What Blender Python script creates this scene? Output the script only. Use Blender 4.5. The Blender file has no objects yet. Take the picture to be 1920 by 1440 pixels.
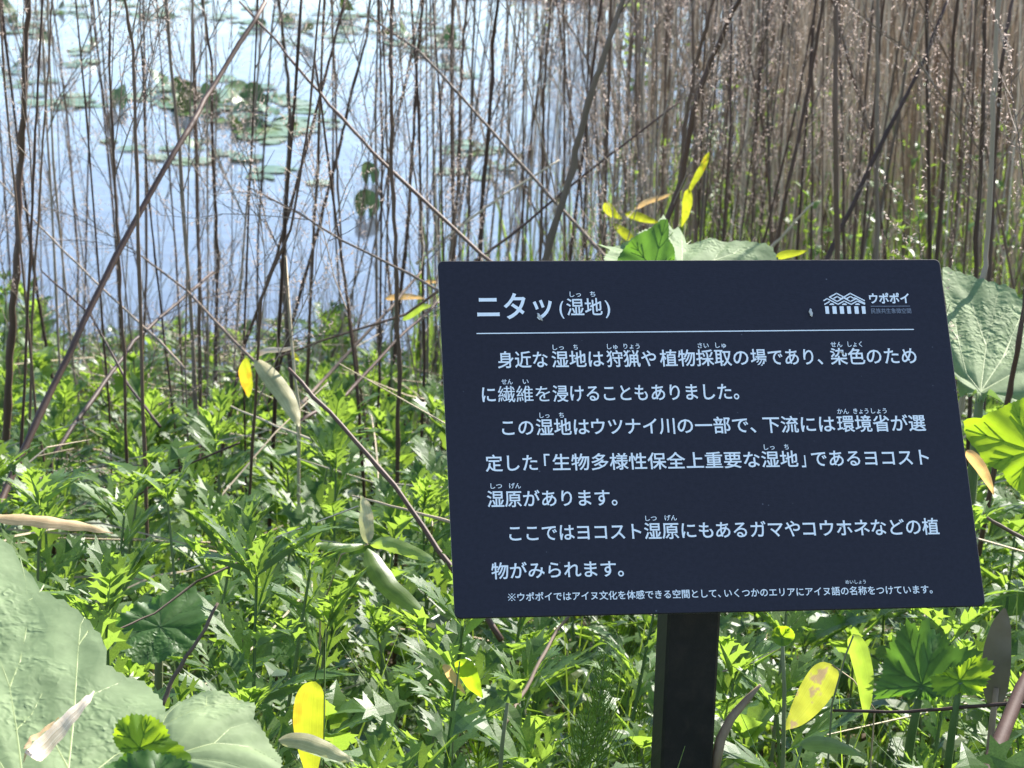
import bpy, math, random
import numpy as np
from mathutils import Vector, Matrix

# ------------------------------------------------------------------ camera, sky, sun
scene = bpy.context.scene
R = math.radians
random.seed(11)
rng = np.random.default_rng(5)
COL = scene.collection

F = 4300.0                       # focal length in photograph pixels (1920 wide)
PITCH = R(16)
uz = math.sin(PITCH); ux = (0.1275 * uz - 0.0104 * 0.961) / 0.9918
uy = math.sqrt(1 - ux * ux - uz * uz)
Zc = Vector((ux, uy, uz))
Yc = (Vector((0, 0, -1)) - Zc * Vector((0, 0, -1)).dot(Zc)).normalized()
Xc = Yc.cross(Zc)
MC = Matrix((Xc, Yc, Zc))        # camera coords -> world coords
CAM = Vector((0, 0, 1.5))
cd = bpy.data.cameras.new('camera'); cam = bpy.data.objects.new('camera', cd); COL.objects.link(cam)
cam.matrix_world = Matrix.Translation(CAM) @ MC.to_4x4()
cd.sensor_width = 36; cd.lens = 36 * F / 1920; cd.clip_start = 0.05; cd.clip_end = 3000
cd.dof.use_dof = True; cd.dof.focus_distance = 1.83; cd.dof.aperture_fstop = 28
scene.camera = cam

SUN_EL, SUN_AZ = R(39), R(36)    # azimuth clockwise from +Y (view direction)
world = bpy.data.worlds.new('World'); scene.world = world; world.use_nodes = True
nt = world.node_tree; nt.nodes.clear()
sky = nt.nodes.new('ShaderNodeTexSky'); sky.sky_type = 'NISHITA'; sky.sun_disc = False
sky.sun_elevation = SUN_EL; sky.sun_rotation = SUN_AZ; sky.altitude = 0
sky.air_density = 1.0; sky.dust_density = 0.35; sky.ozone_density = 1.7
bg = nt.nodes.new('ShaderNodeBackground'); bg.inputs[1].default_value = 0.12
wo = nt.nodes.new('ShaderNodeOutputWorld')
nt.links.new(sky.outputs[0], bg.inputs[0]); nt.links.new(bg.outputs[0], wo.inputs[0])
sl = bpy.data.lights.new('sun', 'SUN'); sl.energy = 5.0; sl.angle = R(0.55); sl.color = (1, .955, .87)
so = bpy.data.objects.new('sun', sl); COL.objects.link(so)
SUN = Vector((math.sin(SUN_AZ) * math.cos(SUN_EL), math.cos(SUN_AZ) * math.cos(SUN_EL), math.sin(SUN_EL)))
so.rotation_euler = SUN.to_track_quat('Z', 'Y').to_euler()
scene.view_settings.view_transform = 'Standard'; scene.view_settings.look = 'None'
scene.view_settings.exposure = 1.6; scene.view_settings.gamma = 1
scene.view_settings.use_curve_mapping = False
scene.render.engine = 'CYCLES'
cy = scene.cycles
cy.max_bounces = 7; cy.diffuse_bounces = 3; cy.glossy_bounces = 3; cy.transmission_bounces = 4
cy.use_denoising = True; cy.caustics_reflective = False; cy.caustics_refractive = False
scene.render.film_transparent = False
scene.render.filter_size = 1.2 if hasattr(scene.render, 'filter_size') else 1.5

# ------------------------------------------------------------------ helpers
def ray(px, py):
    return (MC @ Vector(((px - 960) / F, -(py - 720) / F, -1))).normalized()
def at(px, py, d):                       # point on a sight line at distance d
    return CAM + ray(px, py) * d
def atY(px, py, Y):                      # point on a sight line at ground distance Y
    r = ray(px, py); return CAM + r * (Y / r.y)
def pl(px, py, P0, n):                   # sight line cut with a plane
    r = ray(px, py); return CAM + r * ((P0 - CAM).dot(n) / r.dot(n))
WATER = -0.55
def wat(px, py):
    r = ray(px, py); return CAM + r * ((WATER - CAM.z) / r.z)

def tag(o, label=None, cat=None, group=None, kind=None):
    if label: o['label'] = label
    if cat: o['category'] = cat
    if group: o['group'] = group
    if kind: o['kind'] = kind
    return o
def empty(name, loc=(0, 0, 0), label=None, cat=None, group=None):
    o = bpy.data.objects.new(name, None); COL.objects.link(o); o.location = loc
    o.empty_display_size = 0.05
    return tag(o, label, cat, group)
def put(name, me, parent=None, mat=None):   # link an object sharing mesh me; mat is a local matrix
    o = bpy.data.objects.new(name, me); COL.objects.link(o)
    if parent: o.parent = parent
    if mat is not None: o.matrix_basis = mat
    return o

class MB:
    def __init__(s): s.v = []; s.f = []; s.r = []; s.a = []; s.n = 0
    def add(s, V, Fc, rnd=None, att=None):
        V = np.asarray(V, float); b = s.n
        s.v.append(V); s.n += len(V)
        s.f.extend([tuple(i + b for i in f) for f in Fc])
        s.r.append(np.full(len(V), random.random() if rnd is None else rnd))
        s.a.append(np.zeros(len(V)) if att is None else np.asarray(att, float))
    def mesh(s, name, mat, smooth=False):
        V = np.concatenate(s.v) if s.v else np.zeros((0, 3))
        me = bpy.data.meshes.new(name)
        me.from_pydata(V.tolist(), [], s.f); me.materials.append(mat)
        for nm, arr in (('rnd', s.r), ('att', s.a)):
            at_ = me.attributes.new(nm, 'FLOAT', 'POINT')
            if s.n: at_.data.foreach_set('value', np.concatenate(arr).astype(np.float32))
        if smooth: me.polygons.foreach_set('use_smooth', [True] * len(me.polygons))
        me.update(); return me

def tube(mb, pts, rads, sides=5, rnd=None, cap=True):
    pts = [Vector(p) for p in pts]; n = len(pts); V = []; Fc = []
    for i, p in enumerate(pts):
        t = (pts[min(i + 1, n - 1)] - pts[max(i - 1, 0)])
        if t.length < 1e-9: t = Vector((0, 0, 1))
        t.normalize()
        a = Vector((1, 0, 0)) if abs(t.x) < .8 else Vector((0, 1, 0))
        u = t.cross(a).normalized(); w = t.cross(u)
        for k in range(sides):
            q = 2 * math.pi * k / sides
            V.append(p + (u * math.cos(q) + w * math.sin(q)) * rads[i])
    for i in range(n - 1):
        for k in range(sides):
            k2 = (k + 1) % sides
            Fc.append((i * sides + k, i * sides + k2, (i + 1) * sides + k2, (i + 1) * sides + k))
    if cap and sides > 2:
        Fc.append(tuple(range(sides))[::-1]); Fc.append(tuple((n - 1) * sides + k for k in range(sides)))
    mb.add([tuple(v) for v in V], Fc, rnd)

# ------------------------------------------------------------------ materials
def new_mat(name):
    m = bpy.data.materials.new(name); m.use_nodes = True
    n = m.node_tree; n.nodes.clear()
    out = n.nodes.new('ShaderNodeOutputMaterial')
    return m, n, out
def N(n, t, **kw):
    x = n.nodes.new(t)
    for k, v in kw.items():
        if k in x.inputs: x.inputs[k].default_value = v
        else: setattr(x, k, v)
    return x
def ramp(n, stops, interp='LINEAR'):
    r = n.nodes.new('ShaderNodeValToRGB'); r.color_ramp.interpolation = interp
    e = r.color_ramp.elements
    while len(e) < len(stops): e.new(0.5)
    for i, (p, c) in enumerate(stops):
        e[i].position = p; e[i].color = (*c, 1) if len(c) == 3 else c
    return r
def noise(n, scale, detail=3, rough=.55, vec=None):
    x = n.nodes.new('ShaderNodeTexNoise'); x.inputs['Scale'].default_value = scale
    x.inputs['Detail'].default_value = detail; x.inputs['Roughness'].default_value = rough
    if vec: n.links.new(vec, x.inputs['Vector'])
    return x
def rnd_value(n):                        # per object and per piece random in 0..1
    oi = n.nodes.new('ShaderNodeObjectInfo'); at_ = n.nodes.new('ShaderNodeAttribute'); at_.attribute_name = 'rnd'
    ad = n.nodes.new('ShaderNodeMath'); ad.operation = 'ADD'
    fr = n.nodes.new('ShaderNodeMath'); fr.operation = 'FRACT'
    n.links.new(oi.outputs['Random'], ad.inputs[0]); n.links.new(at_.outputs['Fac'], ad.inputs[1])
    n.links.new(ad.outputs[0], fr.inputs[0]); return fr.outputs[0]

def leaf_mat(name, tops, under, trans, tfac=.42, rough=.42, spec=.5, nscale=60, spots=None, veins=False, streak=False, quilt=0, bump=.15):
    """two-sided leaf: upper colours by random, paler underside, light passing through"""
    m, n, out = new_mat(name); L = n.links.new
    rv = rnd_value(n)
    r = ramp(n, [(i / max(1, len(tops) - 1), c) for i, c in enumerate(tops)]); L(rv, r.inputs[0])
    tc = n.nodes.new('ShaderNodeTexCoord')
    nz = noise(n, nscale, 4, .6, tc.outputs['Object'])
    mx = n.nodes.new('ShaderNodeMix'); mx.data_type = 'RGBA'; mx.blend_type = 'MULTIPLY'; mx.inputs[0].default_value = 1
    g = ramp(n, [(.3, (.62, .66, .6)), (.7, (1.25, 1.2, 1.2))]); L(nz.outputs[0], g.inputs[0])
    L(r.outputs[0], mx.inputs['A']); L(g.outputs[0], mx.inputs['B']); col = mx.outputs['Result']
    tcol = None
    if spots:
        n2 = noise(n, spots[0], 3, .6, tc.outputs['Object'])
        rr = ramp(n, [(spots[2], (0, 0, 0)), (spots[3], (1, 1, 1))]); L(n2.outputs[0], rr.inputs[0])
        m2 = n.nodes.new('ShaderNodeMix'); m2.data_type = 'RGBA'; L(rr.outputs[0], m2.inputs[0]); L(col, m2.inputs['A'])
        m2.inputs['B'].default_value = (*spots[1], 1); col = m2.outputs['Result']
        tcol = rr.outputs[0]
    at_ = n.nodes.new('ShaderNodeAttribute'); at_.attribute_name = 'att'
    if veins:
        m3 = n.nodes.new('ShaderNodeMix'); m3.data_type = 'RGBA'; L(at_.outputs['Fac'], m3.inputs[0]); L(col, m3.inputs['A'])
        m3.inputs['B'].default_value = (*veins, 1); col = m3.outputs['Result']
    bmp_src = nz.outputs[0]
    if streak:
        mp = n.nodes.new('ShaderNodeMath'); mp.operation = 'MULTIPLY'; mp.inputs[1].default_value = 26; L(at_.outputs['Fac'], mp.inputs[0])
        cx = n.nodes.new('ShaderNodeCombineXYZ'); L(mp.outputs[0], cx.inputs[0])
        n3 = noise(n, 1.0, 2, .6, cx.outputs[0])
        g3 = ramp(n, [(.35, (.62, .5, .38)), (.62, (1.15, 1.12, 1.1))]); L(n3.outputs[0], g3.inputs[0])
        m4 = n.nodes.new('ShaderNodeMix'); m4.data_type = 'RGBA'; m4.blend_type = 'MULTIPLY'; m4.inputs[0].default_value = 1
        L(col, m4.inputs['A']); L(g3.outputs[0], m4.inputs['B']); col = m4.outputs['Result']; bmp_src = n3.outputs[0]
    ge = n.nodes.new('ShaderNodeNewGeometry')
    mu = n.nodes.new('ShaderNodeMix'); mu.data_type = 'RGBA'; L(ge.outputs['Backfacing'], mu.inputs[0]); L(col, mu.inputs['A'])
    mu.inputs['B'].default_value = (*under, 1)
    p = N(n, 'ShaderNodeBsdfPrincipled', Roughness=rough); p.inputs['Specular IOR Level'].default_value = spec
    L(mu.outputs['Result'], p.inputs['Base Color'])
    b = n.nodes.new('ShaderNodeBump'); b.inputs['Strength'].default_value = bump; b.inputs['Distance'].default_value = .002
    if quilt:
        vo = n.nodes.new('ShaderNodeTexVoronoi'); vo.feature = 'SMOOTH_F1'; vo.inputs['Scale'].default_value = quilt
        wn = noise(n, quilt * .5, 2, .5, tc.outputs['Object'])
        wm = n.nodes.new('ShaderNodeMix'); wm.data_type = 'RGBA'; wm.inputs[0].default_value = .03
        L(tc.outputs['Object'], wm.inputs['A']); L(wn.outputs['Color'], wm.inputs['B']); L(wm.outputs['Result'], vo.inputs['Vector'])
        n5 = noise(n, 13, 2, .5, tc.outputs['Object'])
        r5 = ramp(n, [(.50, (.10,) * 3), (.66, (1,) * 3)]); L(n5.outputs[0], r5.inputs[0])
        mm = n.nodes.new('ShaderNodeMath'); mm.operation = 'MULTIPLY'; L(vo.outputs['Distance'], mm.inputs[0]); L(r5.outputs[0], mm.inputs[1])
        iv = n.nodes.new('ShaderNodeMath'); iv.operation = 'MULTIPLY'; iv.inputs[1].default_value = -1; L(mm.outputs[0], iv.inputs[0])
        bmp_src = iv.outputs[0]; b.inputs['Distance'].default_value = .005
    L(bmp_src, b.inputs['Height']); L(b.outputs[0], p.inputs['Normal'])
    t = n.nodes.new('ShaderNodeBsdfTranslucent')
    tr = n.nodes.new('ShaderNodeMix'); tr.data_type = 'RGBA'; tr.blend_type = 'MULTIPLY'; tr.inputs[0].default_value = 1
    tr.inputs['A'].default_value = (*trans, 1)
    g2 = ramp(n, [(.3, (.7,) * 3), (.7, (1.1,) * 3)]); L(nz.outputs[0], g2.inputs[0]); L(g2.outputs[0], tr.inputs['B'])
    tout = tr.outputs['Result']
    if tcol is not None:
        t5 = n.nodes.new('ShaderNodeMix'); t5.data_type = 'RGBA'; L(tcol, t5.inputs[0]); L(tout, t5.inputs['A'])
        t5.inputs['B'].default_value = (*[c * 1.3 for c in spots[1]], 1); tout = t5.outputs['Result']
    L(tout, t.inputs['Color'])
    ms = n.nodes.new('ShaderNodeMixShader'); ms.inputs[0].default_value = tfac
    L(p.outputs[0], ms.inputs[1]); L(t.outputs[0], ms.inputs[2]); L(ms.outputs[0], out.inputs[0])
    return m

def plain_mat(name, cols, rough=.8, nscale=40, spec=.3, bump=.3, stretch=None, dist=.002, rand=True):
    m, n, out = new_mat(name); L = n.links.new
    tc = n.nodes.new('ShaderNodeTexCoord'); vec = tc.outputs['Object']
    if stretch:
        mp = n.nodes.new('ShaderNodeMapping'); mp.inputs['Scale'].default_value = stretch; L(vec, mp.inputs[0]); vec = mp.outputs[0]
    nz = noise(n, nscale, 5, .65, vec)
    src = nz.outputs[0]
    if rand:
        rv = rnd_value(n)
        a = n.nodes.new('ShaderNodeMix'); a.data_type = 'FLOAT'; a.inputs[0].default_value = .5; L(nz.outputs[0], a.inputs['A']); L(rv, a.inputs['B']); src = a.outputs['Result']
    r = ramp(n, [(.25 + .5 * i / max(1, len(cols) - 1), c) for i, c in enumerate(cols)]); L(src, r.inputs[0])
    p = N(n, 'ShaderNodeBsdfPrincipled', Roughness=rough); p.inputs['Specular IOR Level'].default_value = spec
    L(r.outputs[0], p.inputs['Base Color'])
    b = n.nodes.new('ShaderNodeBump'); b.inputs['Strength'].default_value = bump; b.inputs['Distance'].default_value = dist
    L(nz.outputs[0], b.inputs['Height']); L(b.outputs[0], p.inputs['Normal']); L(p.outputs[0], out.inputs[0])
    return m

M = {}
M['mug'] = leaf_mat('mugwort_leaf', [(.045, .10, .022), (.07, .14, .028), (.10, .175, .035), (.06, .12, .035)], (.19, .25, .15), (.33, .50, .05), .47, .45, .35)
M['mug2'] = leaf_mat('lime_leaf', [(.06, .13, .025), (.09, .17, .03), (.075, .145, .035)], (.13, .20, .09), (.32, .48, .05), .5, .4, .45)
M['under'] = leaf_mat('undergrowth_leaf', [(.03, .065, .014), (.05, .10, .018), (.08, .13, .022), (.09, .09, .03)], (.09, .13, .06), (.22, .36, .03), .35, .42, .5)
M['butter'] = leaf_mat('butterbur_leaf', [(.165, .225, .11), (.19, .245, .12)], (.20, .25, .13), (.26, .42, .08), .22, .7, .22, 25, veins=(.33, .38, .17), quilt=125, bump=.6)
M['butter_green'] = leaf_mat('butterbur_young_leaf', [(.10, .20, .03), (.12, .22, .035)], (.14, .24, .06), (.46, .66, .02), .58, .5, .35, 30, veins=(.16, .26, .05), quilt=150, bump=.35)
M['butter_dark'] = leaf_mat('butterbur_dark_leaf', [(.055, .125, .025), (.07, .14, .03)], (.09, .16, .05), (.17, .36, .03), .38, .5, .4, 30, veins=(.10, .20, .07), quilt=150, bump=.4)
M['dry'] = leaf_mat('dry_leaf', [(.66, .46, .24), (.78, .62, .40)], (.7, .5, .28), (.85, .52, .18), .4, .6, .3, 30, streak=True)
M['dry_pale'] = leaf_mat('dry_pale_leaf', [(.78, .70, .58), (.84, .76, .64)], (.55, .42, .30), (.55, .40, .25), .25, .6, .3, 30, streak=True)
M['yellow'] = leaf_mat('yellow_leaf', [(.42, .38, .03), (.46, .42, .04)], (.33, .36, .06), (.52, .56, .03), .5, .45, .4, 30, streak=True, spots=(22, (.55, .28, .02), .60, .70))
M['straw_leaf'] = leaf_mat('half_dry_leaf', [(.50, .48, .28), (.56, .54, .33)], (.5, .45, .28), (.55, .55, .2), .35, .5, .4, 30, streak=True)
M['sasa'] = leaf_mat('bamboo_grass_leaf', [(.12, .20, .05), (.17, .25, .07)], (.2, .28, .12), (.45, .62, .06), .42, .4, .5, 30, streak=True)
M['sasa_edge'] = leaf_mat('bamboo_grass_old_leaf', [(.17, .21, .05), (.22, .24, .07)], (.26, .26, .12), (.50, .52, .05), .45, .45, .4, 30, streak=True, spots=(60, (.30, .22, .11), .60, .66))
M['pad'] = leaf_mat('lily_pad', [(.045, .10, .025), (.08, .14, .04), (.12, .18, .06), (.17, .20, .10)], (.03, .06, .015), (.12, .22, .02), .12, .32, .5, 30)
M['stemgreen'] = plain_mat('green_stem', [(.06, .11, .03), (.11, .16, .05), (.16, .17, .09)], .5, 30)
M['stalk'] = plain_mat('dead_stalk', [(.045, .021, .013), (.085, .043, .027), (.16, .095, .06)], .62, 22, .4, .5, stretch=(1, 1, .12))
M['stalkgrey'] = plain_mat('weathered_stalk', [(.10, .068, .048), (.19, .135, .098), (.34, .26, .19)], .75, 22, .3, .5, stretch=(1, 1, .12))
M['reed'] = plain_mat('dry_reed', [(.13, .085, .055), (.27, .195, .13), (.48, .37, .26), (.66, .54, .40)], .75, 20, .3, .3)
M['fluff'] = leaf_mat('seed_fluff', [(.30, .20, .15), (.46, .35, .28), (.6, .5, .42)], (.35, .27, .22), (.6, .48, .42), .45, .8, .2)
M['straw'] = plain_mat('straw', [(.34, .25, .15), (.55, .45, .31)], .6, 30, .3, .3)
M['soil'] = plain_mat('bank_soil', [(.018, .014, .010), (.045, .033, .020), (.09, .065, .04)], .95, 9, .2, .8, dist=.03, rand=False)
M['grass'] = leaf_mat('grass_blade', [(.06, .12, .02), (.10, .18, .03), (.16, .20, .05)], (.10, .16, .04), (.35, .5, .04), .45, .4, .5)

M['vein_pale'] = plain_mat('pale_leaf_vein', [(.21, .26, .10), (.26, .31, .12)], .5, 60)
M['vein_green'] = plain_mat('green_leaf_vein', [(.12, .2, .05), (.16, .25, .06)], .5, 60)
M['horsetail'] = leaf_mat('horsetail_branch', [(.16, .26, .04), (.22, .32, .05)], (.18, .28, .05), (.4, .55, .05), .4, .5, .3)
# water: murky body, rippled surface
m, n, out = new_mat('pond_water'); L = n.links.new
tc = n.nodes.new('ShaderNodeTexCoord'); mp = n.nodes.new('ShaderNodeMapping'); mp.inputs['Scale'].default_value = (1, .55, 1)
L(tc.outputs['Object'], mp.inputs[0]); nz = noise(n, 3.2, 3, .5, mp.outputs[0]); nz2 = noise(n, 26, 2, .5, mp.outputs[0])
b1 = n.nodes.new('ShaderNodeBump'); b1.inputs['Strength'].default_value = .3; b1.inputs['Distance'].default_value = .028; L(nz.outputs[0], b1.inputs['Height'])
b2 = n.nodes.new('ShaderNodeBump'); b2.inputs['Strength'].default_value = .3; b2.inputs['Distance'].default_value = .003; L(nz2.outputs[0], b2.inputs['Height']); L(b1.outputs[0], b2.inputs['Normal'])
p = N(n, 'ShaderNodeBsdfPrincipled', Roughness=.09, IOR=1.33); p.inputs['Base Color'].default_value = (.072, .080, .105, 1)
p.inputs['Specular IOR Level'].default_value = .5
L(b2.outputs[0], p.inputs['Normal']); L(p.outputs[0], out.inputs[0]); M['water'] = m

# board faces
m, n, out = new_mat('navy_board'); L = n.links.new
tc = n.nodes.new('ShaderNodeTexCoord'); nz = noise(n, 260, 4, .7, tc.outputs['Object'])
mp = n.nodes.new('ShaderNodeMapping'); mp.inputs['Scale'].default_value = (.25, 1, 1); L(tc.outputs['Object'], mp.inputs[0])
nb = noise(n, 700, 3, .7, mp.outputs[0])
ng = noise(n, 5, 2, .5, tc.outputs['Object'])
r = ramp(n, [(.3, (.0135, .0108, .0165)), (.7, (.0205, .0168, .0250))]); L(nz.outputs[0], r.inputs[0])
vs = n.nodes.new('ShaderNodeTexVoronoi'); vs.inputs['Scale'].default_value = 75; L(tc.outputs['Object'], vs.inputs['Vector'])
sp = ramp(n, [(.035, (1,) * 3), (.06, (0,) * 3)]); L(vs.outputs['Distance'], sp.inputs[0])
nsel = noise(n, 42, 2, .5, tc.outputs['Object']); rs = ramp(n, [(.55, (0,) * 3), (.60, (.6,) * 3)]); L(nsel.outputs[0], rs.inputs[0])
mm = n.nodes.new('ShaderNodeMath'); mm.operation = 'MULTIPLY'; L(sp.outputs[0], mm.inputs[0]); L(rs.outputs[0], mm.inputs[1])
mx = n.nodes.new('ShaderNodeMix'); mx.data_type = 'RGBA'; L(mm.outputs[0], mx.inputs[0]); L(r.outputs[0], mx.inputs['A']); mx.inputs['B'].default_value = (.16, .16, .18, 1)
p = N(n, 'ShaderNodeBsdfPrincipled', Roughness=.6); p.inputs['Specular IOR Level'].default_value = .35
L(mx.outputs['Result'], p.inputs['Base Color'])
rr = ramp(n, [(.3, (.52,) * 3), (.7, (.68,) * 3)]); L(ng.outputs[0], rr.inputs[0]); L(rr.outputs[0], p.inputs['Roughness'])
b = n.nodes.new('ShaderNodeBump'); b.inputs['Strength'].default_value = .35; b.inputs['Distance'].default_value = .0006; L(nb.outputs[0], b.inputs['Height']); L(b.outputs[0], p.inputs['Normal'])
L(p.outputs[0], out.inputs[0]); M['navy'] = m
M['ink'] = plain_mat('white_print', [(.88, .87, .82), (.93, .92, .87)], .5, 300, .4, .1, rand=False)
M['inkgrey'] = plain_mat('grey_print', [(.22, .23, .26), (.28, .29, .32)], .5, 300, .4, .1, rand=False)
M['rim'] = plain_mat('aluminium_rim', [(.45, .44, .42), (.6, .59, .56)], .38, 80, .6, .1, rand=False)
M['post'] = plain_mat('dark_stained_wood', [(.004, .003, .003), (.009, .007, .006), (.022, .016, .012)], .62, 60, .35, .8, stretch=(1, 1, .06), dist=.001, rand=False)
M['drop'] = plain_mat('chalky_white', [(.45, .42, .36), (.75, .72, .66)], .8, 400, .3, .4, rand=False)

# ------------------------------------------------------------------ ground, water
def canopy(Y): return 1.144 - .21 * Y
def hveg(Y): return max(.26, .66 - .085 * max(0, Y - 1.6))
def shore(X):
    t = min(1, max(0, (X + .1) / 1.1)); s = t * t * (3 - 2 * t)
    t2 = min(1, max(0, (X - 1.05) / 1.3))
    return 7.0 + 4.2 * s + 8 * t2 + .12 * math.sin(X * 4.1) + .07 * math.sin(X * 9.7 + 1)
def ground(X, Y):
    Yc_ = max(Y, 1.0)
    z = max(canopy(Yc_) - hveg(Yc_), -.47 + .012 * max(0, X - 2))
    z += .02 * math.sin(X * 3.1 + Y * 1.3) + .015 * math.sin(X * 7.7 - Y * 5.1)
    d = shore(X) - Y
    far = (17.6 if X > -.5 else 17.6 + min(45, (-.5 - X) * 40)) + .3 * math.sin(X * 1.7)
    d2 = Y - far
    t = min(1, max(0, (max(d, d2) + .45) / .6)); t = t * t * (3 - 2 * t)
    z = -1.15 * (1 - t) + z * t
    if d2 > 4: z += min(2.5, (d2 - 4) * .06)
    return z
def axis(c0, c1, step, lim):
    a = list(np.arange(c0, c1, step)); s = step
    while a[-1] < lim: s *= 1.35; a.append(a[-1] + s)
    s = step
    while a[0] > -lim: s *= 1.35; a.insert(0, a[0] - s)
    return a
xs = axis(-3, 4, .12, 900); ys = axis(-1, 12, .12, 1500)
V = [(x, y, ground(x, y)) for y in ys for x in xs]; nx = len(xs)
Fc = [(j * nx + i, j * nx + i + 1, (j + 1) * nx + i + 1, (j + 1) * nx + i) for j in range(len(ys) - 1) for i in range(nx - 1)]
mb = MB(); mb.add(V, Fc); tag(put('ground', mb.mesh('ground', M['soil'], True)), kind='structure')
mb = MB(); mb.add([(-900, 4.5, WATER), (900, 4.5, WATER), (900, 1400, WATER), (-900, 1400, WATER)], [(0, 1, 2, 3)])
tag(put('pond_water', mb.mesh('pond_water', M['water'])), kind='structure')

# ------------------------------------------------------------------ the information board
RB = Matrix(((0.99178289, -0.0554365, 0.1152974), (0.01037483, 0.93312093, 0.35941298), (-0.12751102, -0.35526345, 0.92602852)))
TB = Vector((.15645418, -.03742491, -1.83200024))
BW, BH = .42, .42 / 1.4061475
MBD = Matrix.Translation(CAM + MC @ TB) @ (MC @ RB).to_4x4()
board = empty('information_board', (0, 0, 0), 'navy blue information board with white Japanese writing on a dark wooden post', 'sign')
board.matrix_world = MBD
RBt = RB.transposed()
def uv(px, py):                          # photograph pixel -> board plane (metres)
    r = Vector(((px - 960) / F, -(py - 720) / F, -1)); nrm = RB.col[2]
    P = r * (TB.dot(nrm) / r.dot(nrm)); q = RBt @ (P - TB); return q.x, q.y

def rbox(mb, x0, x1, y0, y1, z0, z1, rad=.004, bev=.0008, seg=4):
    def ring(ins, z):
        o = []
        for cx, cy_, a0 in ((x1 - rad, y1 - rad, 0), (x0 + rad, y1 - rad, 90), (x0 + rad, y0 + rad, 180), (x1 - rad, y0 + rad, 270)):
            for k in range(seg + 1):
                a = R(a0 + 90 * k / seg); o.append((cx + (rad - ins) * math.cos(a), cy_ + (rad - ins) * math.sin(a), z))
        return o
    rings = [ring(bev, z0), ring(0, z0 + bev), ring(0, z1 - bev), ring(bev * .3, z1 - bev * .3), ring(bev, z1)]
    n_ = len(rings[0]); V = sum(rings, []); Fc = []
    for i in range(len(rings) - 1):
        for k in range(n_): Fc.append((i * n_ + k, i * n_ + (k + 1) % n_, (i + 1) * n_ + (k + 1) % n_, (i + 1) * n_ + k))
    Fc.append(tuple(range(n_))[::-1]); Fc.append(tuple((len(rings) - 1) * n_ + k for k in range(n_)))
    mb.add(V, Fc)
mb = MB(); rbox(mb, -BW / 2, BW / 2, -BH / 2, BH / 2, -.0030, 0, .0045, .0006); put('panel_face', mb.mesh('panel_face', M['navy']), board)
mb = MB(); rbox(mb, -BW / 2 + .0003, BW / 2 + .0007, -BH / 2 + .001, BH / 2 + .0011, -.0075, -.0028, .005, .0012); put('panel_edge', mb.mesh('panel_edge', M['rim']), board)
# post, plumb, behind the board
inv = MBD.inverted()
cxp = (1295 - 960) / F
Pc = CAM + MC @ TB
pz = Vector((0, 0, 1)); bx = (MBD.to_3x3() @ Vector((1, 0, 0))); bx.z = 0; bx.normalize(); by = pz.cross(bx)
pw = .0425                                # width of the post
q = pl(1307, 1150, MBD @ Vector((0, 0, -.02)), (MBD.to_3x3() @ Vector((0, 0, 1))))
base = Vector((q.x, q.y, 0)) + by * .030
mb = MB()
zt = [q.z + .16, ground(q.x, q.y) - .2]
cor = [(-1, -1), (1, -1), (1, 1), (-1, 1)]
c_ = .0022; oct_ = []
h2 = pw / 2
for sx, sy in ((-1, -1), (1, -1), (1, 1), (-1, 1)):
    a = (sx * (h2 - c_), sy * h2); b_ = (sx * h2, sy * (h2 - c_))
    oct_ += [b_, a] if sx * sy > 0 else [a, b_]
V = []
n3 = MBD.to_3x3() @ Vector((0, 0, 1)); PB = MBD @ Vector((0, 0, -.008))
for dx, dy in oct_:                        # the top is cut to the slope of the board
    P = base + bx * dx + by * dy
    V.append((P.x, P.y, PB.z - ((P.x - PB.x) * n3.x + (P.y - PB.y) * n3.y) / n3.z))
for dx, dy in oct_:
    P = base + bx * dx + by * dy; V.append((P.x, P.y, zt[1]))
V = [tuple(inv @ Vector(v)) for v in V]
Fc = [tuple(range(8)), tuple(range(15, 7, -1))] + [(i, 8 + i, 8 + (i + 1) % 8, (i + 1) % 8) for i in range(8)]
mb.add(V, Fc); po = put('post', mb.mesh('post', M['post']), board)
# bolt plate behind
mb = MB(); rbox(mb, -.05, .05, -.07, .07, -.0115, -.0078, .004, .0008); put('mounting_plate', mb.mesh('mounting_plate', M['post']), board)

dg = None
def text_mesh(s, off=.012):
    c = bpy.data.curves.new('t', 'FONT'); c.body = s; c.size = 1; c.resolution_u = 3; c.offset = off
    o = bpy.data.objects.new('t', c); COL.objects.link(o)
    d = bpy.context.evaluated_depsgraph_get(); d.update()
    me = bpy.data.meshes.new_from_object(o.evaluated_get(d))
    V = np.array([v.co[:] for v in me.vertices]) if len(me.vertices) else np.zeros((1, 3)); Fc = [tuple(p.vertices) for p in me.polygons]
    bpy.data.objects.remove(o); bpy.data.curves.remove(c); bpy.data.meshes.remove(me)
    return V, Fc
LIFT = .0004
def text_seg(mb, s, x0, x1, yc, em, off=.012, cy_=.38, rotref=None):
    """fit the ink of s between photograph x0..x1, its character centre on yc, em in photograph pixels"""
    V, Fc = text_mesh(s, 0 if '繊' in s or '※' in s else off)
    (ax, ay), (bx_, by_) = uv(x0, yc[0]), uv(x1, yc[1])
    u0, v0 = uv(x0, yc[0] - em / 2); u1, v1 = uv(x0, yc[0] + em / 2); sy = abs(v1 - v0)
    mnx, mxx = V[:, 0].min(), V[:, 0].max(); t = (V[:, 0] - mnx) / max(1e-6, mxx - mnx)
    X = ax + (bx_ - ax) * t; Yv = ay + (by_ - ay) * t + (V[:, 1] - cy_) * sy
    mb.add(np.stack([X, Yv, np.full(len(X), LIFT)], 1), Fc, 0)
    if '繊' in s: mb.add(np.stack([X + .00016, Yv + .00004, np.full(len(X), LIFT + .00002)], 1), Fc, 0)
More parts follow.
